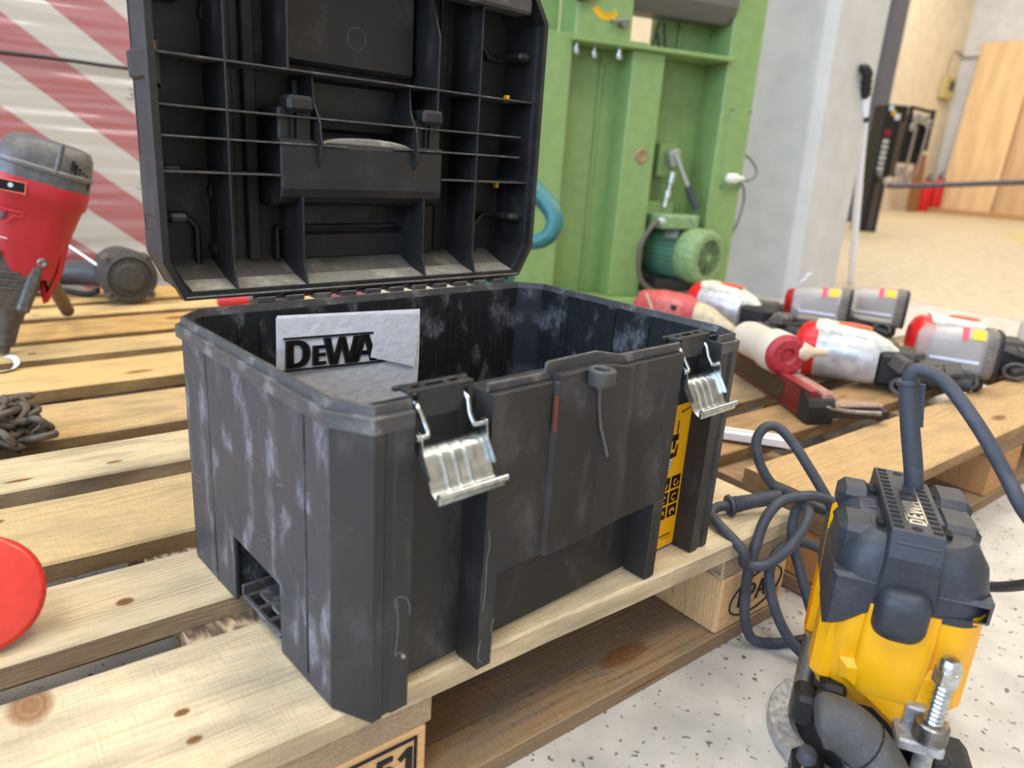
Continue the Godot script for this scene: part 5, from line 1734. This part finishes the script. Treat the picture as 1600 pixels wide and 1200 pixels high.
	obj("strip_body", Geo.new().box(V(0, 0.010, 0), V(0.155, 0.014, 0.024), 0.002), mat(Color(0.88, 0.87, 0.86), 0.45), wp)
	obj("strip_cap", Geo.new().box(V(0.073, 0.0085, 0), V(0.02, 0.012, 0.0245), 0.002), mat(Color(0.85, 0.84, 0.83), 0.4), wp)
	obj("strip_foot", Geo.new().box(V(0.045, 0.002, 0), V(0.05, 0.004, 0.020)), M.dark, wp)
	obj("printed_line", Geo.new().box(V(-0.01, 0.0172, 0.002), V(0.12, 0.0006, 0.0012)), M.grey, wp)
func stripes() -> void:
	# boards printed with red and cream stripes, wrapped in film, stood behind the back pallet
	var n := 256
	var d := PackedByteArray()
	d.resize(n * n * 3)
	var x0 := -2.4
	var x1 := 0.35
	var y0 := 0.03
	var y1 := 1.45
	var off := (y1 + 0.76 * x0 - 0.324) / 0.224
	var nf := FastNoiseLite.new()
	nf.frequency = 0.02
	for y in n:
		for x in n:
			var f := fposmod((x - y) / float(n) + off, 1.0)
			var c := Color(0.78, 0.75, 0.69).lerp(Color(0.66, 0.17, 0.19), smoothstep(0.465, 0.48, f) * smoothstep(1.0, 0.985, f))
			d[(y * n + x) * 3] = int(c.r * 255)
			d[(y * n + x) * 3 + 1] = int(c.g * 255)
			d[(y * n + x) * 3 + 2] = int(c.b * 255)
	var m := StandardMaterial3D.new()
	m.albedo_texture = ImageTexture.create_from_image(Image.create_from_data(n, n, false, Image.FORMAT_RGB8, d))
	m.uv1_scale = V((x1 - x0) / 0.2947, (y1 - y0) / 0.224, 1)
	m.roughness = 0.5
	var o := thing("barrier_board_stack", "stack of red and cream striped boards wrapped in clear film at the back left", "board stack", Transform3D(Basis(), V((x0 + x1) / 2, 0, -1.80)))
	obj("striped_board", Geo.new().box(V(0, (y0 + y1) / 2, -0.0125), V(x1 - x0, y1 - y0, 0.025)), m, o)
	for i in 6:
		obj("board", Geo.new().box(V(0.004 * (i % 3), (y0 + y1) / 2, -0.0395 - 0.027 * i), V(x1 - x0, y1 - y0, 0.025), 0.001), mat(Color(0.72, 0.66, 0.58), 0.7), o)
	for i in 2:
		obj("bearer", Geo.new().box(V(-1.0 + 2.0 * i, 0.015, -0.09), V(0.09, 0.03, 0.18), 0.003), mat(Color(0.6, 0.48, 0.34), 0.8), o)
	var film := StandardMaterial3D.new()
	film.albedo_color = Color(1.0, 0.99, 0.97, 0.15)
	film.transparency = BaseMaterial3D.TRANSPARENCY_ALPHA
	film.roughness = 0.22
	film.metallic_specular = 0.6
	# stretch film: a sheet drawn into level creases
	var rg := RandomNumberGenerator.new()
	rg.seed = 31
	var fn := FastNoiseLite.new()
	fn.seed = 8
	fn.frequency = 1.0
	fn.fractal_octaves = 3
	var g := Geo.new()
	var nx := 70
	var ny := 260
	var k := g.p.size()
	g.grp += 1
	var rows := []
	for j in ny + 1:
		var row := []
		for i in nx + 1:
			var x := lerpf(-(x1 - x0) / 2, (x1 - x0) / 2, float(i) / nx)
			var y := lerpf(0.05, 1.44, float(j) / ny)
			row.append(V(x, y, 0.010 + 0.009 * fn.get_noise_2d(x * 1.4, y * 24.0 + 0.4 * x)))
		rows.append(row)
	for j in ny:
		for i in nx:
			g.quad(rows[j][i], rows[j][i + 1], rows[j + 1][i + 1], rows[j + 1][i], g.grp)
			if i == 0 or i == nx - 1 or j == 0 or j == ny - 1:
				pass
	obj("wrapping_film", g, film, o)
	var st := Geo.new()
	st.tube(spline([V(-1.3, 0.683, 0.012), V(-0.3, 0.684, 0.013), V(0.41, 0.6875, 0.013), V(0.55, 0.687, 0.013), V(0.7, 0.684, 0.013), V(1.3, 0.68, 0.012)], 8), 0.0045, 8)
	obj("strap", st, mat(Color(0.20, 0.17, 0.16), 0.4), o)
	for a: Array in [["3", -0.336, 0.622], ["30", -0.318, 0.394]]:
		letters("printed_number", a[0], 0.028, 0.001, mat(Color(0.32, 0.30, 0.29), 0.6), o, Transform3D(Basis(Vector3.BACK, -0.35), V(a[1] - (x0 + x1) / 2, a[2], 0.0005)), 0.0, 400)


func machine() -> void:
	var at := Transform3D(Basis(V(0.961, 0, 0.276), Vector3.UP, V(-0.276, 0, 0.961)), V(1.3198, 0, -1.458))
	var o := thing("press_machine", "large green steel press frame with a motor at its foot", "machine", at)
	var gr := mat(Color(0.51, 0.62, 0.37), 0.42, 0.0, M.noise, V(2.5, 2.5, 2.5), M.grain, 0.1)
	var bx := func(called: String, x0: float, x1: float, y0: float, y1: float, z0: float, z1: float, m: Material, bev := 0.003, par: Node = o) -> void:
		obj(called, Geo.new().box(V((x0 + x1) / 2, (y0 + y1) / 2, (z0 + z1) / 2), V(x1 - x0, y1 - y0, z1 - z0), bev), m, par)
	bx.call("base_plate", -0.62, 0.42, 0.0, 0.06, -0.35, 0.06, gr)
	bx.call("left_flange", -0.62, -0.3735, 0.06, 0.935, -0.30, 0.0, gr)
	bx.call("web_panel", -0.3735, -0.13, 0.06, 0.912, -0.14, -0.10, gr)
	bx.call("web_panel", -0.13, 0.30, 0.06, 0.912, -0.20, -0.14, gr)
	bx.call("middle_post", -0.141, -0.012, 0.06, 0.912, -0.14, 0.0, gr)
	bx.call("web_rib", -0.215, -0.205, 0.06, 0.912, -0.10, -0.088, gr)
	bx.call("right_column", 0.255, 0.392, 0.06, 2.1, -0.26, 0.0, gr, 0.004)
	bx.call("cover_plate", 0.292, 0.388, 0.475, 0.762, 0.0, 0.005, gr, 0.002)
	for p: Array in [[0.298, 0.755], [0.382, 0.755], [0.298, 0.482], [0.382, 0.482]]:
		var s := Geo.new()
		s.lathe(P2([0.0, 0.005, 0.004, 0.005, 0.004, 0.008, 0.0, 0.0085]), 10, Transform3D(Basis(V(1, 0, 0), V(0, 0, 1), V(0, -1, 0)), V(p[0], p[1], 0)))
		obj("cover_screw", s, M.dark, o)
	bx.call("shelf_plate", -0.385, 0.256, 0.912, 0.926, -0.24, 0.03, gr)
	bx.call("upper_block", -0.375, -0.165, 0.926, 1.6, -0.12, 0.012, gr, 0.004)
	bx.call("upper_frame", -0.60, -0.375, 0.935, 1.6, -0.25, -0.12, gr, 0.004)
	bx.call("shelf_lip", -0.375, -0.10, 0.926, 0.934, -0.10, 0.024, gr)
	bx.call("rear_panel", 0.035, 0.256, 0.926, 1.6, -0.20, -0.14, gr)
	bx.call("rear_rib", 0.115, 0.125, 0.926, 1.2, -0.14, -0.125, gr)
	# table bed hanging over the opening
	var bed := Geo.new()
	bed.prism(P2([-0.16, 1.045, -0.02, 1.035, 0.03, 1.085, 0.03, 1.2, -0.16, 1.2]), -0.162, 0.245, 0.004, SIDE)
	obj("machine_bed", bed, mat(Color(0.42, 0.40, 0.38), 0.5, 0.2, M.noise, V(4, 4, 4)), o)
	for a: Array in [[-0.035, 0.93, -0.02, 1.02], [-0.028, 1.0, -0.005, 0.93], [0.002, 1.02, 0.02, 0.93]]:
		var g := Geo.new()
		g.tube(PackedVector3Array([V(a[0], a[1], -0.06), V(a[2], a[3], -0.06)]), 0.0045, 8)
		obj("bed_strut", g, M.dark, o)
	# wheel over the left flange, angle scale and pointer
	var wh := Geo.new()
	wh.lathe(P2([0.0, 0.0, 0.07, 0.0, 0.075, 0.006, 0.075, 0.03, 0.065, 0.034, 0.0, 0.03]), 36, Transform3D(Basis(V(1, 0, 0), V(0, 0, 1), V(0, -1, 0)), V(-0.375, 1.105, 0.012)))
	obj("hand_wheel", wh, M.dark, o)
	var sc := []
	for i in 13:
		var a := deg_to_rad(212 + 106.0 * i / 12)
		sc.append(Vector2(-0.268 + 0.062 * cos(a), 1.047 + 0.062 * sin(a)))
	for i in 13:
		var a := deg_to_rad(318 - 106.0 * i / 12)
		sc.append(Vector2(-0.268 + 0.040 * cos(a), 1.047 + 0.040 * sin(a)))
	obj("angle_scale", Geo.new().prism(PackedVector2Array(sc), 0.012, 0.014), mat(Color(0.85, 0.66, 0.06), 0.5), o)
	for i in 9:
		var a := deg_to_rad(220 + 90.0 * i / 8)
		obj("scale_mark", Geo.new().box(V(-0.268 + 0.046 * cos(a), 1.047 + 0.046 * sin(a), 0.0142), V(0.001, 0.008, 0.0008), 0.0, Basis(Vector3.BACK, a + PI / 2)), M.ink, o)
	var pt := Geo.new()
	pt.tube(PackedVector3Array([V(-0.255, 0.982, 0.03), V(-0.196, 0.993, 0.03)]), 0.007, 10)
	pt.lathe(P2([0.0, 0.0, 0.016, 0.0, 0.014, 0.02, 0.0, 0.022]), 16, Transform3D(Basis(V(1, 0, 0), V(0, 0, 1), V(0, -1, 0)), V(-0.205, 0.984, 0.012)))
	obj("pointer_lever", pt, M.steel, o)
	for x: Array in [[-0.352, -0.02], [-0.268, -0.05], [-0.190, -0.015]]:
		var b := Geo.new()
		b.lathe(P2([0.0, 0.874, 0.011, 0.876, 0.013, 0.884, 0.013, 0.893, 0.008, 0.895, 0.008, 0.913, 0.0, 0.913]), 14, Transform3D(Basis(), V(x[0], 0, x[1])))
		obj("shelf_bolt", b, M.zinc, o)
	var pl := Geo.new()
	pl.lathe(P2([0.0, 0.0, 0.0255, 0.0, 0.0255, 0.004, 0.021, 0.007, 0.016, 0.004, 0.0, 0.004]), 26, Transform3D(Basis(V(1, 0, 0), V(0, 0, 1), V(0, -1, 0)), V(-0.066, 0.570, 0.0)))
	obj("post_plug", pl, mat(Color(0.60, 0.50, 0.38), 0.5, 0.4), o)
	# --- electric motor at the foot
	var ma := Transform3D(basis_to(V(0.30, 0.0, 0.954), Vector3.UP), V(0.140, 0.224, -0.085))
	var mt := Node3D.new()
	mt.name = "motor"
	o.add_child(mt, true)
	mt.transform = ma
	var mg := mat(Color(0.40, 0.57, 0.44), 0.45, 0.0, M.noise, V(5, 5, 5))
	var mgl := mat(Color(0.54, 0.65, 0.44), 0.5, 0.0, M.blotch, V(5, 5, 5))
	var b := Geo.new()
	b.lathe(P2([0.0, -0.05, 0.085, -0.05, 0.085, 0.135, 0.0, 0.135]), 40)
	obj("motor_body", b, mg, mt)
	for i in 34:
		var a := TAU * i / 34
		part("cooling_fin", fin_mesh(), mg, mt, V(0.090 * cos(a), 0.042, 0.090 * sin(a)), Basis(Vector3.UP, -a))
	var fc := Geo.new()
	fc.lathe(P2([0.0, 0.125, 0.101, 0.125, 0.103, 0.13, 0.103, 0.188, 0.097, 0.205, 0.086, 0.212, 0.067, 0.214, 0.067, 0.205, 0.0, 0.205]), 44, Transform3D(), 25.0)
	obj("fan_cowl", fc, mgl, mt)
	var gd := Geo.new()
	gd.lathe(P2([0.0, 0.207, 0.066, 0.207, 0.066, 0.208, 0.0, 0.208]), 32)
	obj("fan_guard_back", gd, M.hole, mt)
	for r: float in [0.0, 0.014, 0.023, 0.032, 0.041, 0.050, 0.059]:
		var rg := Geo.new()
		if r == 0.0:
			rg.lathe(P2([0.0, 0.207, 0.013, 0.207, 0.013, 0.2125, 0.006, 0.213, 0.005, 0.211, 0.0, 0.211]), 18)
		else:
			rg.lathe(P2([r, 0.2085, r, 0.2115, r + 0.0020, 0.2115, r + 0.0020, 0.2085, r, 0.2085]), 36)
		obj("guard_ring", rg, mgl, mt)
	for i in 8:
		part("guard_spoke", Geo.new().box(V(0.036, 0.210, 0), V(0.062, 0.002, 0.0022)).mesh(), mgl, mt, Vector3.ZERO, Basis(Vector3.UP, TAU * i / 8))
	bx.call("motor_foot", 0.02, 0.20, 0.06, 0.135, -0.04, 0.07, M.dark, 0.004)
	bx.call("motor_bracket", -0.01, 0.22, 0.06, 0.075, -0.10, 0.12, mg, 0.003)
	obj("terminal_box", Geo.new().box(V(0.100, 0.345, 0.010), V(0.165, 0.052, 0.10), 0.006), mgl, o)
	obj("motor_plate", Geo.new().box(V(0.085, 0.300, 0.030), V(0.05, 0.036, 0.003), 0.0, Basis(Vector3.UP, -0.9) * Basis(Vector3.RIGHT, -0.7)), mat(Color(0.62, 0.62, 0.58), 0.4, 0.4), o)
	var gl := Geo.new()
	gl.lathe(P2([0.0, 0.0, 0.013, 0.0, 0.013, 0.018, 0.009, 0.026, 0.0, 0.026]), 14, Transform3D(basis_to(V(-1, 0, 0.3)), V(0.028, 0.347, 0.05)))
	obj("cable_gland", gl, mat(Color(0.75, 0.76, 0.78), 0.5), o)
	var cb := Geo.new()
	cb.tube(spline([V(0.005, 0.347, 0.057), V(-0.03, 0.32, 0.06), V(-0.060, 0.262, 0.06), V(-0.064, 0.20, 0.06), V(-0.045, 0.135, 0.06), V(0.0, 0.096, 0.065), V(0.07, 0.080, 0.07), V(0.15, 0.085, 0.08), V(0.215, 0.105, 0.09)], 6), 0.0095, 10)
	obj("motor_cable", cb, mat(Color(0.36, 0.33, 0.28), 0.6), o)
	# --- lever valve above the motor
	bx.call("valve_bracket", 0.055, 0.125, 0.50, 0.62, -0.14, -0.07, gr, 0.004)
	obj("valve_block", Geo.new().box(V(0.108, 0.57, -0.055), V(0.05, 0.065, 0.05), 0.008, Basis(Vector3.BACK, 0.4)), mat(Color(0.60, 0.62, 0.55), 0.5, 0.2), o)
	var lv := Geo.new()
	lv.tube(PackedVector3Array([V(0.100, 0.582, -0.03), V(0.158, 0.468, -0.005)]), 0.009, 12)
	obj("lever", lv, mat(Color(0.70, 0.70, 0.66), 0.35, 0.6), o)
	var lg := Geo.new()
	lg.tube(PackedVector3Array([V(0.155, 0.474, -0.006), V(0.196, 0.392, 0.012)]), 0.0145, 14)
	obj("lever_grip", lg, M.rubber, o)
	var rd := Geo.new()
	rd.lathe(P2([0.0, 0.0, 0.009, 0.0, 0.009, 0.03, 0.014, 0.035, 0.014, 0.06, 0.007, 0.065, 0.007, 0.085, 0.012, 0.09, 0.012, 0.13, 0.0, 0.13]), 14, Transform3D(basis_to(V(0.22, 1, -0.1)), V(0.066, 0.392, -0.01)))
	obj("valve_rod", rd, mat(Color(0.72, 0.73, 0.68), 0.35, 0.7), o)
	bx.call("valve_seat", -0.005, 0.12, 0.36, 0.41, -0.14, -0.03, gr, 0.004)
	# --- plug and cable on the column
	var cn := Geo.new()
	cn.lathe(P2([0.0, 0.0, 0.012, 0.0, 0.019, 0.012, 0.019, 0.045, 0.011, 0.052, 0.010, 0.075, 0.0, 0.075]), 16, Transform3D(basis_to(V(1, 0.02, 0.05)), V(0.300, 0.512, 0.026)))
	obj("plug_socket", cn, mat(Color(0.86, 0.85, 0.80), 0.5), o)
	var c2 := Geo.new()
	c2.tube(spline([V(0.360, 0.512, 0.028), V(0.405, 0.508, 0.02), V(0.455, 0.525, 0.0), V(0.470, 0.555, -0.02), V(0.440, 0.59, -0.03), V(0.390, 0.615, -0.04)], 6), 0.005, 8)
	c2.tube(spline([V(0.362, 0.508, 0.028), V(0.398, 0.475, 0.015), V(0.418, 0.42, 0.0), V(0.412, 0.345, -0.01), V(0.396, 0.28, -0.03), V(0.380, 0.235, -0.05)], 6), 0.005, 8)
	obj("plug_cable", c2, mat(Color(0.45, 0.43, 0.40), 0.6), o)


var _fin: ArrayMesh


func fin_mesh() -> ArrayMesh:
	if _fin == null:
		_fin = Geo.new().box(Vector3.ZERO, V(0.016, 0.165, 0.0045), 0.001).mesh()
	return _fin


func far_end() -> void:
	# --- pole with a black grip leaning past the column
	var p0 := V(3.10, 0.0, -1.545)
	var p1 := V(2.42, 1.0, -1.318)
	var up := p1 - p0
	var o := thing("pole", "white telescopic pole with black grip leaning beside the white column", "pole", Transform3D(basis_to(up, V(-0.6, 0, 0.74)), p0))
	var l := up.length()
	var g := Geo.new()
	g.lathe(P2([0.0, 0.0, 0.018, 0.0, 0.018, l * 0.52, 0.0165, l * 0.53, 0.0165, l * 0.90, 0.0, l * 0.90]), 14)
	obj("shaft", g, mat(Color(0.92, 0.93, 0.96), 0.35), o)
	var h := Geo.new()
	var hp := []
	var hr := []
	for i in 24:
		var f := i / 23.0
		hp.append(V(-0.004 - 0.030 * smoothstep(0.75, 1.0, f), l * (0.885 + 0.125 * f), 0.0))
		hr.append((0.021 + 0.0022 * sin(f * 30.0)) * (0.75 if f < 0.08 else 1.0) * (1.0 - 0.45 * smoothstep(0.85, 1.0, f)))
	h.tube(PackedVector3Array(hp), hr, 14)
	obj("grip", h, mat(Color(0.05, 0.055, 0.065), 0.5), o)
	var c := Geo.new()
	c.lathe(P2([0.0165, 0.0, 0.022, 0.0, 0.022, 0.022, 0.0165, 0.022, 0.0165, 0.0]), 14, Transform3D(Basis(), V(0, l * 0.795, 0)))
	c.tube(PackedVector3Array([V(-0.012, l * 0.80, 0), V(-0.045, l * 0.795, 0)]), 0.004, 8)
	obj("clamp_collar", c, mat(Color(0.12, 0.12, 0.13), 0.5), o)
	# --- black lifting trolley with white lettering, and its steel bar
	var t := thing("chain_hoist_stand", "tall black steel stand with faded white lettering and long tow bar, beyond the column", "machine", Transform3D(Basis(Vector3.UP, deg_to_rad(-32)), V(7.42, 0, -3.62)))
	var bk := mat(Color(0.055, 0.055, 0.06), 0.5, 0.1, M.blotch, V(4, 4, 4))
	obj("upright", Geo.new().box(V(-0.02, 0.33, -0.1), V(0.20, 0.66, 0.20), 0.01), bk, t)
	obj("upright_face", Geo.new().box(V(-0.01, 0.32, 0.004), V(0.07, 0.60, 0.012), 0.003), mat(Color(0.25, 0.22, 0.2), 0.6), t)
	obj("column_body", Geo.new().box(V(0.02, 0.92, -0.1), V(0.27, 0.82, 0.22), 0.015), bk, t)
	obj("front_rail", Geo.new().box(V(0.10, 0.85, 0.018), V(0.045, 0.62, 0.02), 0.004), mat(Color(0.30, 0.25, 0.2), 0.6, 0.3), t)
	for i in 7:
		obj("faded_letter", Geo.new().box(V(-0.035, 0.62 + 0.056 * i, 0.013), V(0.072 if i % 2 else 0.064, 0.040 - 0.004 * (i % 3), 0.004), 0.001), mat(Color(0.70, 0.70, 0.70), 0.6), t)
	obj("red_mark", Geo.new().box(V(-0.035, 1.045, 0.012), V(0.07, 0.07, 0.004), 0.001), mat(Color(0.45, 0.05, 0.09), 0.5), t)
	for a: Array in [[-0.045, 1.29, 0.05, Color(0.7, 0.78, 0.85)], [-0.01, 1.245, 0.05, Color(0.8, 0.62, 0.1)], [0.04, 1.21, 0.06, Color(0.75, 0.76, 0.8)]]:
		obj("round_badge", Geo.new().box(V(a[0], a[1], 0.012), V(a[2], a[2], 0.004), 0.001), mat(a[3], 0.5), t)
	# chain drum frame beside it
	for a: Array in [[0.20, 1.03, 0.03, 0.56], [0.455, 1.10, 0.03, 0.42]]:
		obj("frame_bar", Geo.new().box(V(a[0], a[1], -0.02), V(a[2], a[3], 0.05), 0.005), bk, t)
	obj("frame_bar", Geo.new().box(V(0.325, 1.30, -0.02), V(0.29, 0.03, 0.05), 0.005, Basis(Vector3.BACK, -0.14)), bk, t)
	obj("frame_plate", Geo.new().box(V(0.32, 1.0, -0.06), V(0.24, 0.5, 0.03), 0.004), bk, t)
	for a: Array in [[0.28, 1.21, 0.055], [0.36, 1.20, 0.05], [0.43, 1.16, 0.05], [0.25, 1.12, 0.045], [0.20, 0.66, 0.06], [0.32, 0.62, 0.055], [0.27, 0.54, 0.06]]:
		var r := Geo.new()
		r.lathe(P2([0.0, 0.0, a[2], 0.0, a[2], 0.02, a[2] * 0.6, 0.03, a[2] * 0.5, 0.02, 0.0, 0.02]), 16, Transform3D(Basis(V(1, 0, 0), V(0, 0, 1), V(0, -1, 0)), V(a[0], a[1], -0.02)))
		obj("pulley", r, mat(Color(0.62, 0.58, 0.55), 0.45, 0.5), t)
	for a: Array in [[0.265, 0.60, 1.12], [0.40, 0.64, 1.14]]:
		var r := Geo.new()
		r.tube(PackedVector3Array([V(a[0], a[1], 0.0), V(a[0] + 0.02, a[2], 0.0)]), 0.014, 8)
		obj("hoist_rope", r, mat(Color(0.55, 0.50, 0.46), 0.6), t)
	# its tow bar, in the stand's own frame
	var ti := t.transform.affine_inverse()
	var tw := Geo.new()
	tw.tube(spline([ti * V(6.51, 0.505, -3.10), ti * V(6.64, 0.545, -2.70), ti * V(6.85, 0.620, -2.07), ti * V(7.1, 0.68, -1.35)], 4), 0.024, 12)
	obj("tow_bar", tw, mat(Color(0.30, 0.29, 0.31), 0.4, 0.6), t)
	var ball := Geo.new()
	ball.lathe(P2([0.0, -0.045, 0.035, -0.03, 0.045, 0.0, 0.035, 0.03, 0.0, 0.045]), 16, Transform3D(Basis(), ti * V(6.53, 0.55, -3.10)), 80.0)
	obj("tow_joint", ball, mat(Color(0.68, 0.62, 0.55), 0.5), t)
	obj("tow_stay", Geo.new().tube(PackedVector3Array([ti * V(6.53, 0.54, -3.12), ti * V(7.40, 0.62, -3.66)]), 0.02, 8), M.dark, t)
	# --- grey steel column
	struct("trim_2", Geo.new().box(V(9.05, 2.95, -4.62), V(0.34, 6.1, 0.06)).box(V(9.05, 2.95, -4.90), V(0.34, 6.1, 0.06)).box(V(9.05, 2.95, -4.76), V(0.06, 6.1, 0.26)), mat(Color(0.36, 0.36, 0.40), 0.55, 0.0, M.noise, V(1, 1, 1)))
	# --- on the far walls
	var th := thing("wall_box", "cream wall thermostat box with a small grey display", "control box", Transform3D(Basis(), V(16.45, 2.53, -7.1)))
	obj("box_body", Geo.new().box(V(0, 0, 0.06), V(0.52, 0.46, 0.12), 0.02), mat(Color(0.74, 0.70, 0.48), 0.6), th)
	obj("display", Geo.new().box(V(0.06, 0.03, 0.122), V(0.24, 0.19, 0.006), 0.002), mat(Color(0.26, 0.26, 0.24), 0.4), th)
	var cb := Geo.new()
	cb.tube(spline([V(16.40, 2.78, -7.07), V(16.40, 3.05, -7.07), V(16.46, 3.22, -7.07), V(16.62, 3.26, -7.07), V(16.9, 3.21, -7.07), V(16.96, 3.2, -7.07)], 5), 0.018, 6)
	tag(obj("wall_cable", cb, mat(Color(0.70, 0.66, 0.58), 0.7)), "thin pale cable looping up the wall from the thermostat box", "cable")
	var pi := Geo.new()
	pi.tube(PackedVector3Array([V(16.94, 3.22, -7.05), V(16.94, 3.22, -4.0)]), 0.05, 10)
	tag(obj("wall_pipe", pi, mat(Color(0.86, 0.85, 0.84), 0.6)), "pale pipe running along the far right wall above the boards", "pipe")
	var lab := ["red fire extinguisher against the far wall, left and smaller of two", "red fire extinguisher against the far wall, right and taller of two"]
	for i in 2:
		var e := thing("fire_extinguisher", lab[i], "fire extinguisher", Transform3D(Basis().scaled(Vector3.ONE * (1.0 + 0.08 * i)), V(15.92 + 0.42 * i, 0.003, -6.78 + 0.05 * i)))
		var cy := Geo.new()
		cy.lathe(P2([0.0, 0.0, 0.125, 0.0, 0.13, 0.02, 0.13, 0.48, 0.10, 0.56, 0.045, 0.60, 0.04, 0.64, 0.0, 0.64]), 22, Transform3D(), 50.0)
		obj("cylinder", cy, mat(Color(0.80, 0.05, 0.07), 0.35), e)
		var v := Geo.new()
		v.box(V(0, 0.66, 0), V(0.05, 0.06, 0.05), 0.006)
		v.tube(PackedVector3Array([V(-0.02, 0.70, 0), V(0.10, 0.76, 0.02)]), 0.014, 8)
		obj("valve", v, M.hole, e)
		var hs := Geo.new()
		hs.tube(spline([V(0.03, 0.66, 0.02), V(0.13, 0.62, 0.05), V(0.155, 0.45, 0.06), V(0.15, 0.25, 0.06)], 5), 0.013, 8)
		obj("hose", hs, M.hole, e)
	# --- timber leaning on the far walls
	var ply := mat(Color(0.80, 0.64, 0.43), 0.7, 0.0, noise_tex(0.02, 4, Color(0.93, 0.92, 0.9), Color(1, 1, 1), 15), V(0.35, 0.06, 0.35))
	var pb := thing("timber_post", "short brown timber plank standing on end beside the extinguishers", "timber", Transform3D(Basis(Vector3.RIGHT, -0.06), V(15.15, 0.003, -6.62)))
	obj("plank", Geo.new().box(V(0, 0.56, 0), V(0.30, 1.12, 0.1), 0.006), mat(Color(0.55, 0.36, 0.20), 0.7), pb)
	var sheets := [
		["wide pale plywood sheet leaning on the far wall, nearest the extinguishers", -6.20, 1.05, 3.45, Color(0.93, 0.80, 0.62), 0.0],
		["brown plywood sheet leaning on the far wall, middle of three", -5.45, 1.0, 3.2, Color(0.84, 0.70, 0.54), 0.06],
		["plywood sheet cut off by the right edge, leaning on the far wall", -4.42, 1.0, 3.5, Color(0.88, 0.74, 0.56), 0.03],
	]
	for s: Array in sheets:
		var w := thing("plywood_sheet", s[0], "board", Transform3D(Basis(Vector3.BACK, -0.10), V(16.55 + s[5], 0.003, s[1])), "plywood sheets on the far wall")
		obj("sheet", Geo.new().box(V(0, s[3] / 2, 0), V(0.03, s[3], s[2]), 0.003), tinted(ply, s[4]), w)
		obj("sheet_edge", Geo.new().box(V(-0.002, s[3] / 2, s[2] / 2 + 0.006), V(0.032, s[3], 0.012), 0.002), mat(Color(0.62, 0.42, 0.24), 0.7), w)
